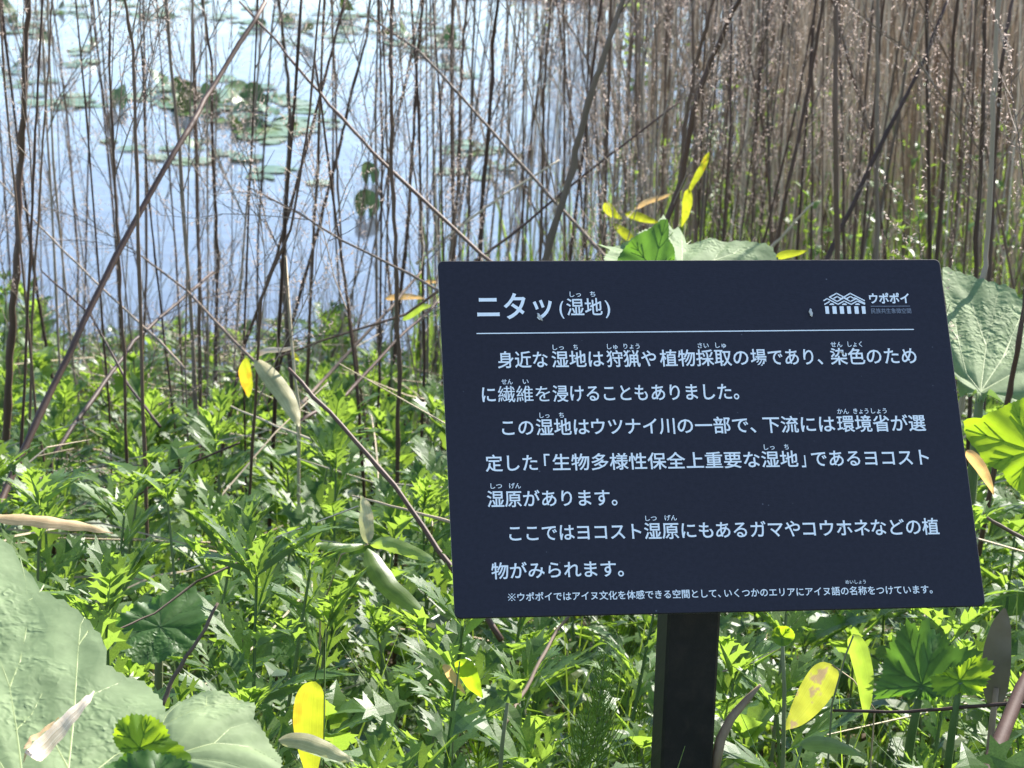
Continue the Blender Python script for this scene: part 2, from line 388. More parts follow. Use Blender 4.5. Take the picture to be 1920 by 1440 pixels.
def line(name, segs, em=33.5, off=.012, mat='ink'):
    mb = MB()
    for s, x0, x1, y0, y1 in segs: text_seg(mb, s, x0, x1, (y0, y1), em, off)
    put(name, mb.mesh(name, M[mat]), board)
def yl(x, xa, ya, xb, yb): return ya + (yb - ya) * (x - xa) / (xb - xa)
def body(segs, xa, ya, xb, yb, em=33.5, off=.012, name='text_line'):
    line(name, [(s, a, b, yl(a, xa, ya, xb, yb), yl(b, xa, ya, xb, yb)) for s, a, b in segs], em, off)
line('title_text', [('ニタッ', 894, 1035, 575, 574)], 55, .016)
line('title_text', [('(', 1048.5, 1057, 576, 576), ('湿地', 1062, 1129, 576, 575.5), (')', 1134, 1143.5, 575, 575)], 35, .010)
body([('身近な', 932.7, 1027), ('湿地は', 1034, 1132), ('狩猟や', 1137, 1230), ('植物採取の', 1237, 1403), ('場であり、', 1407, 1542), ('染色のため', 1556.5, 1717.7)], 933, 675, 1717, 667)
body([('に', 903.5, 929), ('繊維を', 933.5, 1031), ('浸けることも', 1036, 1214), ('ありました。', 1221, 1385)], 903, 740, 1385, 734)
body([('この', 941, 1000), ('湿地は', 1004.5, 1105), ('ウツナイ川', 1108.6, 1265), ('の一部で、', 1270, 1417), ('下流には', 1430, 1565), ('環境省が選', 1569, 1735)], 941, 802, 1735, 793)
body([('定した', 910, 1007.7), ('「', 1020, 1031), ('生物多様性保全上重要な湿地', 1035.7, 1496), ('」', 1502, 1510), ('であるヨコスト', 1521, 1741)], 910, 869, 1741, 857)
body([('湿原があります。', 913, 1157)], 913, 936, 1157, 933)
body([('ここでは', 954.6, 1077), ('ヨコスト', 1082, 1202), ('湿原にも', 1207.5, 1337), ('あるガマや', 1342, 1500), ('コウホネ', 1505, 1630), ('などの植', 1633, 1760)], 955, 1000, 1760, 987)
body([('物がみられます。', 921, 1169)], 921, 1071, 1169, 1066)
body([('ウポポイではアイヌ文化を体感できる空間として、', 970, 1351), ('いくつかのエリアにアイヌ語の名称をつけています。', 1358, 1747.8)], 952, 1120, 1748, 1105, 17.5, .012, 'footnote_text')
mb = MB()
for s, a, b, y in [('しっ', 1068, 1089, 552), ('ち', 1106, 1116, 551.5),
                   ('しっ', 1036, 1057, 651.5), ('ち', 1075, 1083, 651), ('しゅ', 1138, 1158, 650), ('りょう', 1169, 1199, 649.5), ('さい', 1308, 1328.5, 648), ('しゅ', 1341, 1361, 647.5), ('せん', 1557, 1579, 646), ('しょく', 1589, 1616, 645.5),
                   ('せん', 940, 961, 716), ('い', 980, 991, 715.5), ('しっ', 1011.5, 1030, 779), ('ち', 1048, 1057, 778.5), ('かん', 1569.5, 1591, 771.5), ('きょう', 1599.6, 1628, 771), ('しょう', 1633, 1662, 770.5),
                   ('しっ', 1432, 1452, 838.5), ('ち', 1470, 1478.5, 838), ('しつ', 919.6, 941, 911.5), ('げん', 954.6, 976.5, 911), ('しつ', 1209.8, 1231, 972), ('げん', 1246, 1269, 971)]:
    text_seg(mb, s, a, b, (y, y), 11.5, .012)
text_seg(mb, 'めいしょう', 1585, 1623, (1091.5, 1090.8), 8.5, .006)
put('ruby_text', mb.mesh('ruby_text', M['ink']), board)
def stroke(mb, pts, w, closed=False):
    """flat line through photograph pixels on the board"""
    q = [Vector(uv(*p)) for p in pts]; 
    for a, b_ in zip(q, q[1:] + ([q[0]] if closed else [])):
        d = (b_ - a).normalized(); nn = Vector((-d.y, d.x)) * w / 2; a2 = a - d * w * .3; b2 = b_ + d * w * .3
        mb.add([(*(a2 - nn), LIFT), (*(b2 - nn), LIFT), (*(b2 + nn), LIFT), (*(a2 + nn), LIFT)], [(0, 1, 2, 3)], 0)
    return
mb = MB(); stroke(mb, [(953.5, 1114), (965.5, 1126)], .00050); LIFT = .00042; stroke(mb, [(965.5, 1114), (953.5, 1126)], .00050); LIFT = .0004
for a_, b_ in ((959.5, 1114), (959.5, 1126), (953.5, 1120), (965.5, 1120)): stroke(mb, [(a_ - .8, b_), (a_ + .8, b_)], .0007)
put('footnote_mark', mb.mesh('footnote_mark', M['ink']), board)
mb = MB(); stroke(mb, [(894, 625.7), (1712.7, 618)], .00088); put('heading_rule', mb.mesh('heading_rule', M['ink']), board)
Z = lambda X, Y: (1500 + X / 8, 520 + Y / 8)
mb = MB(); px_m = .42 / 950; LW = 2.3 * px_m; k = 0
for pts in ([(440, 300), (547, 243), (655, 300), (750, 243), (965, 352)], [(355, 352), (405, 322), (568, 408), (660, 358), (765, 408), (858, 358), (968, 405)],
            [(440, 300), (555, 365), (655, 312), (755, 365), (850, 318)], [(368, 408), (440, 368)],
            [(505, 318), (555, 290), (605, 318)], [(705, 318), (755, 290), (805, 318)], [(600, 330), (655, 302), (710, 330)], [(815, 310), (970, 392)]):
    LIFT = .0004 + .00001 * k; k += 1; stroke(mb, [Z(*p) for p in pts], LW)
for a, b_ in ((372, 430), (480, 545), (590, 655), (700, 760), (810, 875), (920, 978)):
    LIFT = .0004 + .00001 * k; k += 1
    qs = [uv(*Z(a, 437)), uv(*Z(b_ - 4, 437)), uv(*Z(b_ + 8, 550)), uv(*Z(a + 12, 550))]
    mb.add([(x, y, LIFT) for x, y in qs][::-1], [(0, 1, 2, 3)], 0)
for c in (475, 665, 860):
    LIFT = .0004 + .00001 * k; k += 1
    mb.add([(*uv(*Z(c + 38 * math.cos(R(a)), 418 - 26 * math.sin(R(a)))), LIFT) for a in range(0, 181, 30)], [tuple(range(7))], 0)
LIFT = .0004
text_seg(mb, 'ウポポイ', 1629.4, 1704.4, (560, 559.5), 21, .028)
put('logo', mb.mesh('logo', M['ink']), board)
mb = MB(); stroke(mb, [(1632.5, 574.6), (1705.6, 574.2)], .0005); text_seg(mb, '民族共生象徴空間', 1633, 1708, (583.3, 583), 10.5, .004)
put('logo_small_text', mb.mesh('logo_small_text', M['inkgrey']), board)
# droppings stuck to the face
def blob(name, px, py, L_, r0, ang, label):
    mb = MB(); u, v = uv(px, py); pts = []; rad = []
    for i in range(7):
        t = i / 6 - .5
        pts.append((u + t * L_ * math.cos(ang) + .0004 * math.sin(i * 2.2), v + t * L_ * math.sin(ang), .0009 + .0003 * math.sin(i * 1.7)))
        rad.append(r0 * math.sqrt(max(.08, 1 - (2 * t) ** 2)) * (1 + .2 * math.sin(i * 3.1)))
    pts = [tuple(MBD @ Vector(p_)) for p_ in pts]
    tube(mb, pts, rad, 7); o = put(name, mb.mesh(name, M['drop'], True)); tag(o, label, 'dropping'); return o
blob('bird_dropping', 1012, 595, .0075, .0013, R(-60), 'small white dropping stuck on the last letter of the board title')
blob('bird_dropping', 1520, 587, .0072, .0014, R(-84), 'small white oval dropping on the board left of the roof emblem')
blob('bird_dropping', 1577, 661, .0042, .0010, R(-30), 'tiny white dropping at the end of the first line of writing')

# ------------------------------------------------------------------ leaf templates
def deform(V, bend, fold, twist=0):
    V = np.array(V, float); x, y = V[:, 0].copy(), V[:, 1].copy()
    z = -bend * y * y + fold * np.abs(x) + twist * x * y
    a = bend * y * .9
    return np.stack([x, y * np.cos(a * .6), z], 1)
def lobed_leaf(seed, nl=3, wide=1.0, teeth=True, bend=.5, fold=.25):
    r_ = random.Random(seed); V = []; Fc = []
    def poly(pts):
        b = len(V); V.extend([(p[0], p[1], 0) for p in pts]); Fc.append(tuple(range(b, b + len(pts))))
    poly([(-.012, 0), (.012, 0), (.02, .3), (0, .98), (-.02, .3)][:5])
    for i in range(nl):
        t = .22 + .50 * i / max(1, nl - 1) if nl > 1 else .4
        ln = (.30, .42, .38, .26)[i] * (.9 + .2 * r_.random()); 
        for s in (-1, 1):
            a = R(42 - 7 * i + r_.uniform(-7, 7)); w = .036 * wide * (1 + .2 * r_.random())
            d = (math.sin(a) * s, math.cos(a)); nrm = (d[1] * s, -d[0] * s)   # nrm points outward/back
            P = lambda f, g: (d[0] * ln * f - nrm[0] * 0 + nrm[0] * w * g, t + d[1] * ln * f + nrm[1] * w * g)
            pts = [(0, t - .07), P(.45, .85)]
            if teeth: pts += [P(.66, 2.7), P(.66, .7)]
            pts += [P(1.05, .12)]
            if teeth: pts += [P(.80, -.5), P(.88, -2.0), P(.52, -.8)]
            else: pts += [P(.6, -.9)]
            pts += [(0, t + .10)]
            if s < 0: pts = pts[::-1]
            poly(pts)
    w = .058 * wide
    pts = [(0, .70), (w * .9, .80), (w * 2.1, .90), (w * .9, .89), (w * .35, 1.02), (0, 1.10), (-w * .35, 1.02), (-w * .9, .89), (-w * 2.1, .90), (-w * .9, .80)]
    poly(pts)
    return deform(V, bend, fold, r_.uniform(-.3, .3)), Fc
def broad_leaf(seed, n=9, bend=.4, fold=.25, jag=.14, asp=.36):
    """toothed ovate leaf"""
    r_ = random.Random(seed); V = [(0, 0, 0)]; 
    L_, Rr = [], []
    for i in range(1, n * 2):
        t = i / (n * 2); w = asp * math.sin(math.pi * t ** .8) * (1 - .25 * t)
        w *= 1 + (jag if i % 2 else -jag)
        L_.append((-w, t - .02, 0)); Rr.append((w, t - .02, 0))
    mid = [(0, i / (n * 2), 0) for i in range(1, n * 2)]
    V = [(0, 0, 0)] + L_ + mid + Rr + [(0, 1.02, 0)]; m_ = n * 2 - 1; Fc = []
    Fc += [(0, 1 + m_, 1), (0, 1 + 2 * m_, 1 + m_)]
    for i in range(m_ - 1):
        Fc.append((1 + i, 1 + m_ + i, 2 + m_ + i, 2 + i)); Fc.append((1 + m_ + i, 1 + 2 * m_ + i, 2 + 2 * m_ + i, 2 + m_ + i))
    e = len(V) - 1; Fc += [(m_, 2 * m_, e), (2 * m_, 3 * m_, e)]
    return deform(V, bend, fold, r_.uniform(-.2, .2)), Fc
LEAFV = [lobed_leaf(i, 4 if i % 4 else 3, 1.0 + .2 * (i % 2), i % 4 != 3, .15 + .12 * (i % 5), .2 + .1 * (i % 3)) for i in range(8)]
LEAFB = [lobed_leaf(20 + i, 2, 1.75, True, .3 + .15 * i, .25) for i in range(3)] + [broad_leaf(30 + i, 5, .3 + .2 * i, .25) for i in range(3)]
def to_mesh(vf, name, mat):
    mb = MB(); mb.add(vf[0], vf[1], 0); return mb.mesh(name, mat)
LEAFM = [to_mesh(v, 'leaf', M['mug']) for v in LEAFV]
LEAFBM = [to_mesh(v, 'leaf', M['mug2']) for v in LEAFB]

def leaf_matrix(P, az, el, L_, roll=0):
    """leaf base at P pointing to azimuth az, elevation el"""
    d = Vector((math.cos(az) * math.cos(el), math.sin(az) * math.cos(el), math.sin(el)))
    side = Vector((math.sin(az), -math.cos(az), 0)); up = side.cross(d)
    m_ = Matrix((side, d, up)).transposed()
    m_ = m_ @ Matrix.Rotation(roll, 3, 'Y')
    return Matrix.Translation(P) @ (m_ * L_).to_4x4()
def plan_mugwort(H, big=1.0, kind=0):
    """list of (leaf index, local matrix) and stem points"""
    lean = (random.uniform(-.12, .12), random.uniform(-.12, .12))
    S = lambda t: Vector((lean[0] * H * t * t, lean[1] * H * t * t, H * t))
    n_ = random.randint(13, 17); az = random.uniform(0, 6.28); L_ = []
    for i in range(n_):
        t = .28 + .70 * i / (n_ - 1); az += R(137.5) + random.uniform(-.25, .25)
        ln = big * (.125 - .052 * t) * random.uniform(.85, 1.2); el = R(18 + 50 * t ** 2 + random.uniform(-14, 14))
        L_.append((random.randrange(8), leaf_matrix(S(t), az, el, ln, random.uniform(-.35, .35))))
    for k in range(4):
        az += R(90) + random.uniform(-.3, .3)
        L_.append((random.randrange(8), leaf_matrix(S(1), az, R(random.uniform(55, 80)), big * random.uniform(.05, .075))))
    return L_, [S(t) for t in (0, .35, .7, 1)]
def in_view(P, m=120):
    v = MC.transposed() @ (P - CAM)
    if v.z > -.2: return False
    x = 960 + F * v.x / -v.z; y = 720 - F * v.y / -v.z
    return -m < x < 1920 + m and -m < y < 1440 + m
def px_of(P):
    v = MC.transposed() @ (Vector(P) - CAM); return 960 + F * v.x / -v.z, 720 - F * v.y / -v.z

# spots over the bank, jittered
spots = []
y = 1.35
while y < 7.6:
    sp_ = .105 + .017 * y; w = .36 * y + .55; x = -w
    while x < w + .2:
        X = x + random.uniform(-.5, .5) * sp_; Y = y + random.uniform(-.5, .5) * sp_
        if Y < shore(X) + .05: spots.append((X, Y))
        x += sp_
    y += sp_ * .92
random.shuffle(spots); spots.sort(key=lambda s: s[1])
pq = px_of((base.x, base.y, .5))
plants = 0; stuff_mb = MB(); stem_mb = MB()
for X, Y in spots:
    g_ = ground(X, Y); H = (canopy(Y) - g_) * random.uniform(.72, 1.06)
    if Y > 4.6: H *= random.uniform(.65, 1.12) * (1 + .28 * math.sin(X * 2.3 + .7) * math.sin(X * 5.1 + Y))
    # keep the board and post clear
    if abs(X - base.x) < .30 and Y < base.y + .06 and Y > base.y - .5: 
        H = min(H, max(.12, (pl(960, 1440, Vector((X, Y, 0)), Vector((0, 1, 0))).z + .0 - g_)))
        if abs(X - base.x) < .09: continue
    if Y < 1.5: H *= .8
    P = Vector((X, Y, g_)); kind = 1 if (random.random() < .22) else 0
    L_, sp3 = plan_mugwort(H, random.uniform(.9, 1.12) if Y > 2.6 else random.choice((.75, .9, 1.05)))
    rz = random.uniform(0, 6.28)
    if kind: L_ = [l for l in L_ if random.random() < .75]
    if plants < 260 and in_view(P + Vector((0, 0, H)), 30):
        plants += 1
        if kind:
            t = empty('leafy_weed', P, 'lime green weed with broad toothed leaves among the mugwort on the bank', 'plant', 'broad leaved weeds on the bank')
        else:
            t = empty('mugwort_plant', P, 'green mugwort plant with deeply cut leaves on the grassy bank', 'plant', 'mugwort plants on the bank')
        sm = MB(); tube(sm, sp3, [.0028, .0024, .002, .0013], 4); put('stem', sm.mesh('stem', M['stemgreen']), t)
        for li, mt in L_: put('leaf', (LEAFBM[li % 6] if kind else LEAFM[li]), t, mt)
    else:
        tube(stem_mb, [P + s for s in sp3], [.0026, .0022, .0018, .0012], 3)
        for li, mt in L_:
            V, Fc = (LEAFB[li % 6] if kind else LEAFV[li]); m4 = np.array(Matrix.Translation(P) @ mt)
            stuff_mb.add(np.asarray(V) @ m4[:3, :3].T + m4[:3, 3], Fc)
tag(put('mugwort_carpet', stuff_mb.mesh('mugwort_carpet', M['mug'])), 'dense mugwort leaves covering the far part of the bank', 'plants', kind='stuff')
tag(put('mugwort_stems', stem_mb.mesh('mugwort_stems', M['stemgreen'])), 'thin green stems under the mugwort leaves', 'plants', kind='stuff')

# undergrowth: small leaves and grass blades below the canopy, litter
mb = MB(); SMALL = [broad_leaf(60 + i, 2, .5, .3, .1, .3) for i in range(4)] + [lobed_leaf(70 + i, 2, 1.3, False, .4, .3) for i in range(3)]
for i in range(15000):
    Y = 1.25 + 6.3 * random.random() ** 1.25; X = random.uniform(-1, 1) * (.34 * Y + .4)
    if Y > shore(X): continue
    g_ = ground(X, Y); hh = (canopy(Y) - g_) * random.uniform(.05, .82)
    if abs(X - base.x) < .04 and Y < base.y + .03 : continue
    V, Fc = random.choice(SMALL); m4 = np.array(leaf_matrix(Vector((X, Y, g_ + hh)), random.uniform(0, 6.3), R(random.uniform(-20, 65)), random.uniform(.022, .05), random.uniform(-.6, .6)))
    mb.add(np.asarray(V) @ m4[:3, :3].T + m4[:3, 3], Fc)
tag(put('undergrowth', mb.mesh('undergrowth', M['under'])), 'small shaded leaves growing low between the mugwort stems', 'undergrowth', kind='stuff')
mb = MB()
def blade(mb, P, az, L_, w, lean=.4, rnd=None, seg=4):
    d = Vector((math.cos(az), math.sin(az), 0)); s = Vector((-d.y, d.x, 0)); V = []; 
    for i in range(seg + 1):
        t = i / seg; c = P + d * (lean * L_ * t * t) + Vector((0, 0, L_ * (t - .25 * lean * t * t))); ww = w * (1 - t ** 2) + .0002
        V += [c - s * ww, c + s * ww]
    mb.add([tuple(v) for v in V], [(2 * i, 2 * i + 1, 2 * i + 3, 2 * i + 2) for i in range(seg)], rnd)
for i in range(5200):
    Y = 1.25 + 6.3 * random.random() ** 1.2; X = random.uniform(-1, 1) * (.34 * Y + .4)
    if Y > shore(X): continue
    g_ = ground(X, Y)
    blade(mb, Vector((X, Y, g_)), random.uniform(0, 6.3), (canopy(Y) - g_) * random.uniform(.4, 1.0), random.uniform(.0012, .0032), random.uniform(.1, .8))
tag(put('grass', mb.mesh('grass', M['grass'])), 'thin grass blades between the bank plants', 'grass', kind='stuff')
mb = MB()
for i in range(1500):                     # fallen dry stalks
    Y = 1.3 + 6 * random.random() ** .8; X = random.uniform(-1, 1) * (.34 * Y + .4)
    if Y > shore(X) + .3: continue
    a = random.uniform(0, 6.3); L_ = random.uniform(.12, .5); g_ = ground(X, Y) + random.uniform(.01, .22)
    P = Vector((X, Y, g_)); d = Vector((math.cos(a), math.sin(a), random.uniform(-.2, .35))) * L_
    tube(mb, [P, P + d * .5 + Vector((0, 0, random.uniform(-.01, .02))), P + d], [.0018, .0016, .001], 3)
tag(put('dead_litter', mb.mesh('dead_litter', M['reed'])), 'broken dry stalks lying under the plants', 'litter', kind='stuff')

mb = MB()
for i in range(1500):                     # thin dry grass stems along the shore
    Y = random.uniform(4.8, 7.3); X = random.uniform(-1, 1) * (.3 * Y + .2)
    if Y > shore(X) + .1: continue
    a = random.uniform(0, 6.3); L_ = random.uniform(.15, .55); P = Vector((X, Y, ground(X, Y))); l_ = random.uniform(0, .5)
    tube(mb, [P, P + Vector((math.cos(a) * l_ * .3, math.sin(a) * l_ * .3, .6)) * L_, P + Vector((math.cos(a) * l_, math.sin(a) * l_, 1)) * L_], [.0016, .0013, .0007], 3)
tag(put('dry_grass', mb.mesh('dry_grass', M['straw'])), 'thin straw coloured dry grass along the water edge', 'dry grass', kind='stuff')

mb = MB()
for i in range(200):                      # straws caught in the mugwort
    Y = random.uniform(2.3, 6.6); X = random.uniform(-1, 1) * (.3 * Y + .2)
    if Y > shore(X) + .1: continue
    a = random.uniform(0, 6.3); L_ = random.uniform(.1, .5); P = Vector((X, Y, canopy(Y) - random.uniform(.0, .12)))
    d = Vector((math.cos(a), math.sin(a) * .7, random.uniform(-.15, .45))) * L_
    tube(mb, [P, P + d * .5 + Vector((0, 0, random.uniform(-.015, .02))), P + d], [.0015, .0013, .0008], 3)
tag(put('fallen_straw', mb.mesh('fallen_straw', M['straw'])), 'pale dry straws caught in the mugwort leaves', 'dry grass', kind='stuff')
# ------------------------------------------------------------------ dead stalks
def wob(p, s): return Vector((p.x + random.gauss(0, s), p.y + random.gauss(0, s), p.z))
def fleck_cloud(mb, P, d, L_, n_, size):
    for k in range(n_):
        t = random.random() ** .7; c = P + d * (L_ * t) + Vector((random.gauss(0, .006), random.gauss(0, .006), random.gauss(0, .006)))
        a = Vector((random.gauss(0, 1), random.gauss(0, 1), random.gauss(0, 1))).normalized() * size * random.uniform(.4, 1.3)
        b_ = a.cross(Vector((random.gauss(0, 1), random.gauss(0, 1), random.gauss(0, 1)))).normalized() * size * random.uniform(.3, .8)
        mb.add([tuple(c), tuple(c + a), tuple(c + a * .6 + b_)], [(0, 1, 2)])
def twig_mesh(seed):
    """a thin side branch with finer branchlets, unit length along +Z"""
    random_state = random.getstate(); random.seed(seed); mb = MB()
    pts = [Vector((0, 0, 0))]; d = Vector((0, 0, 1))
    for i in range(5): d = (d + Vector((random.gauss(0, .10), random.gauss(0, .10), 0))).normalized(); pts.append(pts[-1] + d * .2)
    tube(mb, pts, [.0042 * (1 - .12 * i) for i in range(6)], 3)
    for k in range(11):
        t = .2 + .8 * k / 10; i = min(4, int(t * 5)); P = pts[i].lerp(pts[i + 1], t * 5 - i)
        a = random.uniform(0, 6.3); dd = Vector((math.cos(a) * .55, math.sin(a) * .55, .8)).normalized(); L_ = random.uniform(.12, .32) * (1.15 - .5 * t)
        tube(mb, [P, P + dd * L_ * .5, P + (dd + Vector((0, 0, .15))) * L_], [.0024, .0020, .0013], 3, cap=False)
    me = mb.mesh('twig', M['stalkgrey'])
    mb2 = MB()
    for k in range(11):
        t = .25 + .75 * k / 10; i = min(4, int(t * 5)); P = pts[i].lerp(pts[i + 1], t * 5 - i)
        a = random.uniform(0, 6.3); dd = Vector((math.cos(a) * .5, math.sin(a) * .5, .8)).normalized()
        for q_ in range(20):
            c = P + dd * random.uniform(.05, .3); a_ = Vector((random.gauss(0, 1), random.gauss(0, 1), random.gauss(0, 1))).normalized() * .019 * random.uniform(.5, 1.4)
            b_ = a_.cross(Vector((random.gauss(0, 1), random.gauss(0, 1), 1))).normalized() * .006
            mb2.add([tuple(c), tuple(c + a_), tuple(c + a_ * .5 + b_)], [(0, 1, 2)])
    me2 = mb2.mesh('seed_head', M['fluff'])
    random.setstate(random_state); return me, me2
TW = [twig_mesh(100 + i) for i in range(8)]
def axis_matrix(P, d, s, rz=0):
    q = d.to_track_quat('Z', 'Y').to_matrix() @ Matrix.Rotation(rz, 3, 'Z')
    return Matrix.Translation(P) @ (q * s).to_4x4()
def stalk(pts, rad, mat, label, group=None, twigs=5, zmin=.55, name='dead_stalk', seeds=True, tlen=(.14, .34)):
    """pts from the root up, world coordinates"""
    P0 = pts[0]; t = empty(name, P0, label, 'dead plant stalk', group)
    fine = []; rr = []
    n_ = len(pts)
    for i in range(n_ - 1):
        k_ = 5
        for j in range(k_):
            u = j / k_; q_ = pts[i].lerp(pts[i + 1], u)
            if i + j: q_ = wob(q_, rad * .22)
            fine.append(q_ - P0)
    fine.append(pts[-1] - P0); m_ = len(fine)
    for i in range(m_):
        rr.append(rad * (1.08 - .5 * i / m_) * (1.22 if i % 4 == 2 else 1))
    mb = MB(); tube(mb, fine, rr, 6); put('stem', mb.mesh('stem', mat, True), t)
    for k in range(twigs):
        cand = [i for i in range(1, m_ - 1) if (fine[i].z > zmin)]
        if not cand: break
        i = random.choice(cand); dr = (fine[i + 1] - fine[i]).normalized(); a = random.uniform(0, 6.3)
        d = (dr + Vector((math.cos(a), math.sin(a), 0)) * random.uniform(.28, .6)).normalized()
        me, me2 = TW[random.randrange(8)]; L_ = random.uniform(*tlen)
        o = put('twig', me, t, axis_matrix(fine[i], d, L_, a))
        if seeds: tag(put('seed_head', me2, o, Matrix.Identity(4)), kind='stuff')
    return t
def root_extend(pts, zoff=0):
    """extend the lowest point straight on to the ground and the top to its full height"""
    a, b_ = pts[-2], pts[-1]; d = (b_ - a)
    if d.z > -1e-3: d = Vector((0, 0, -1))
    d = d / abs(d.z); g_ = ground(b_.x, b_.y)
    e = b_ + d * max(0, b_.z - g_); d2 = pts[0] - pts[1]; d2 = d2 / max(.05, d2.z)
    top = pts[0] + d2 * random.uniform(.3, .7)
    return [e] + pts[::-1] + [top]
SG = 'brown dead stalks standing between the bank and the pond'
SL = 'thin brown dead stalk standing on the bank in front of the pond'
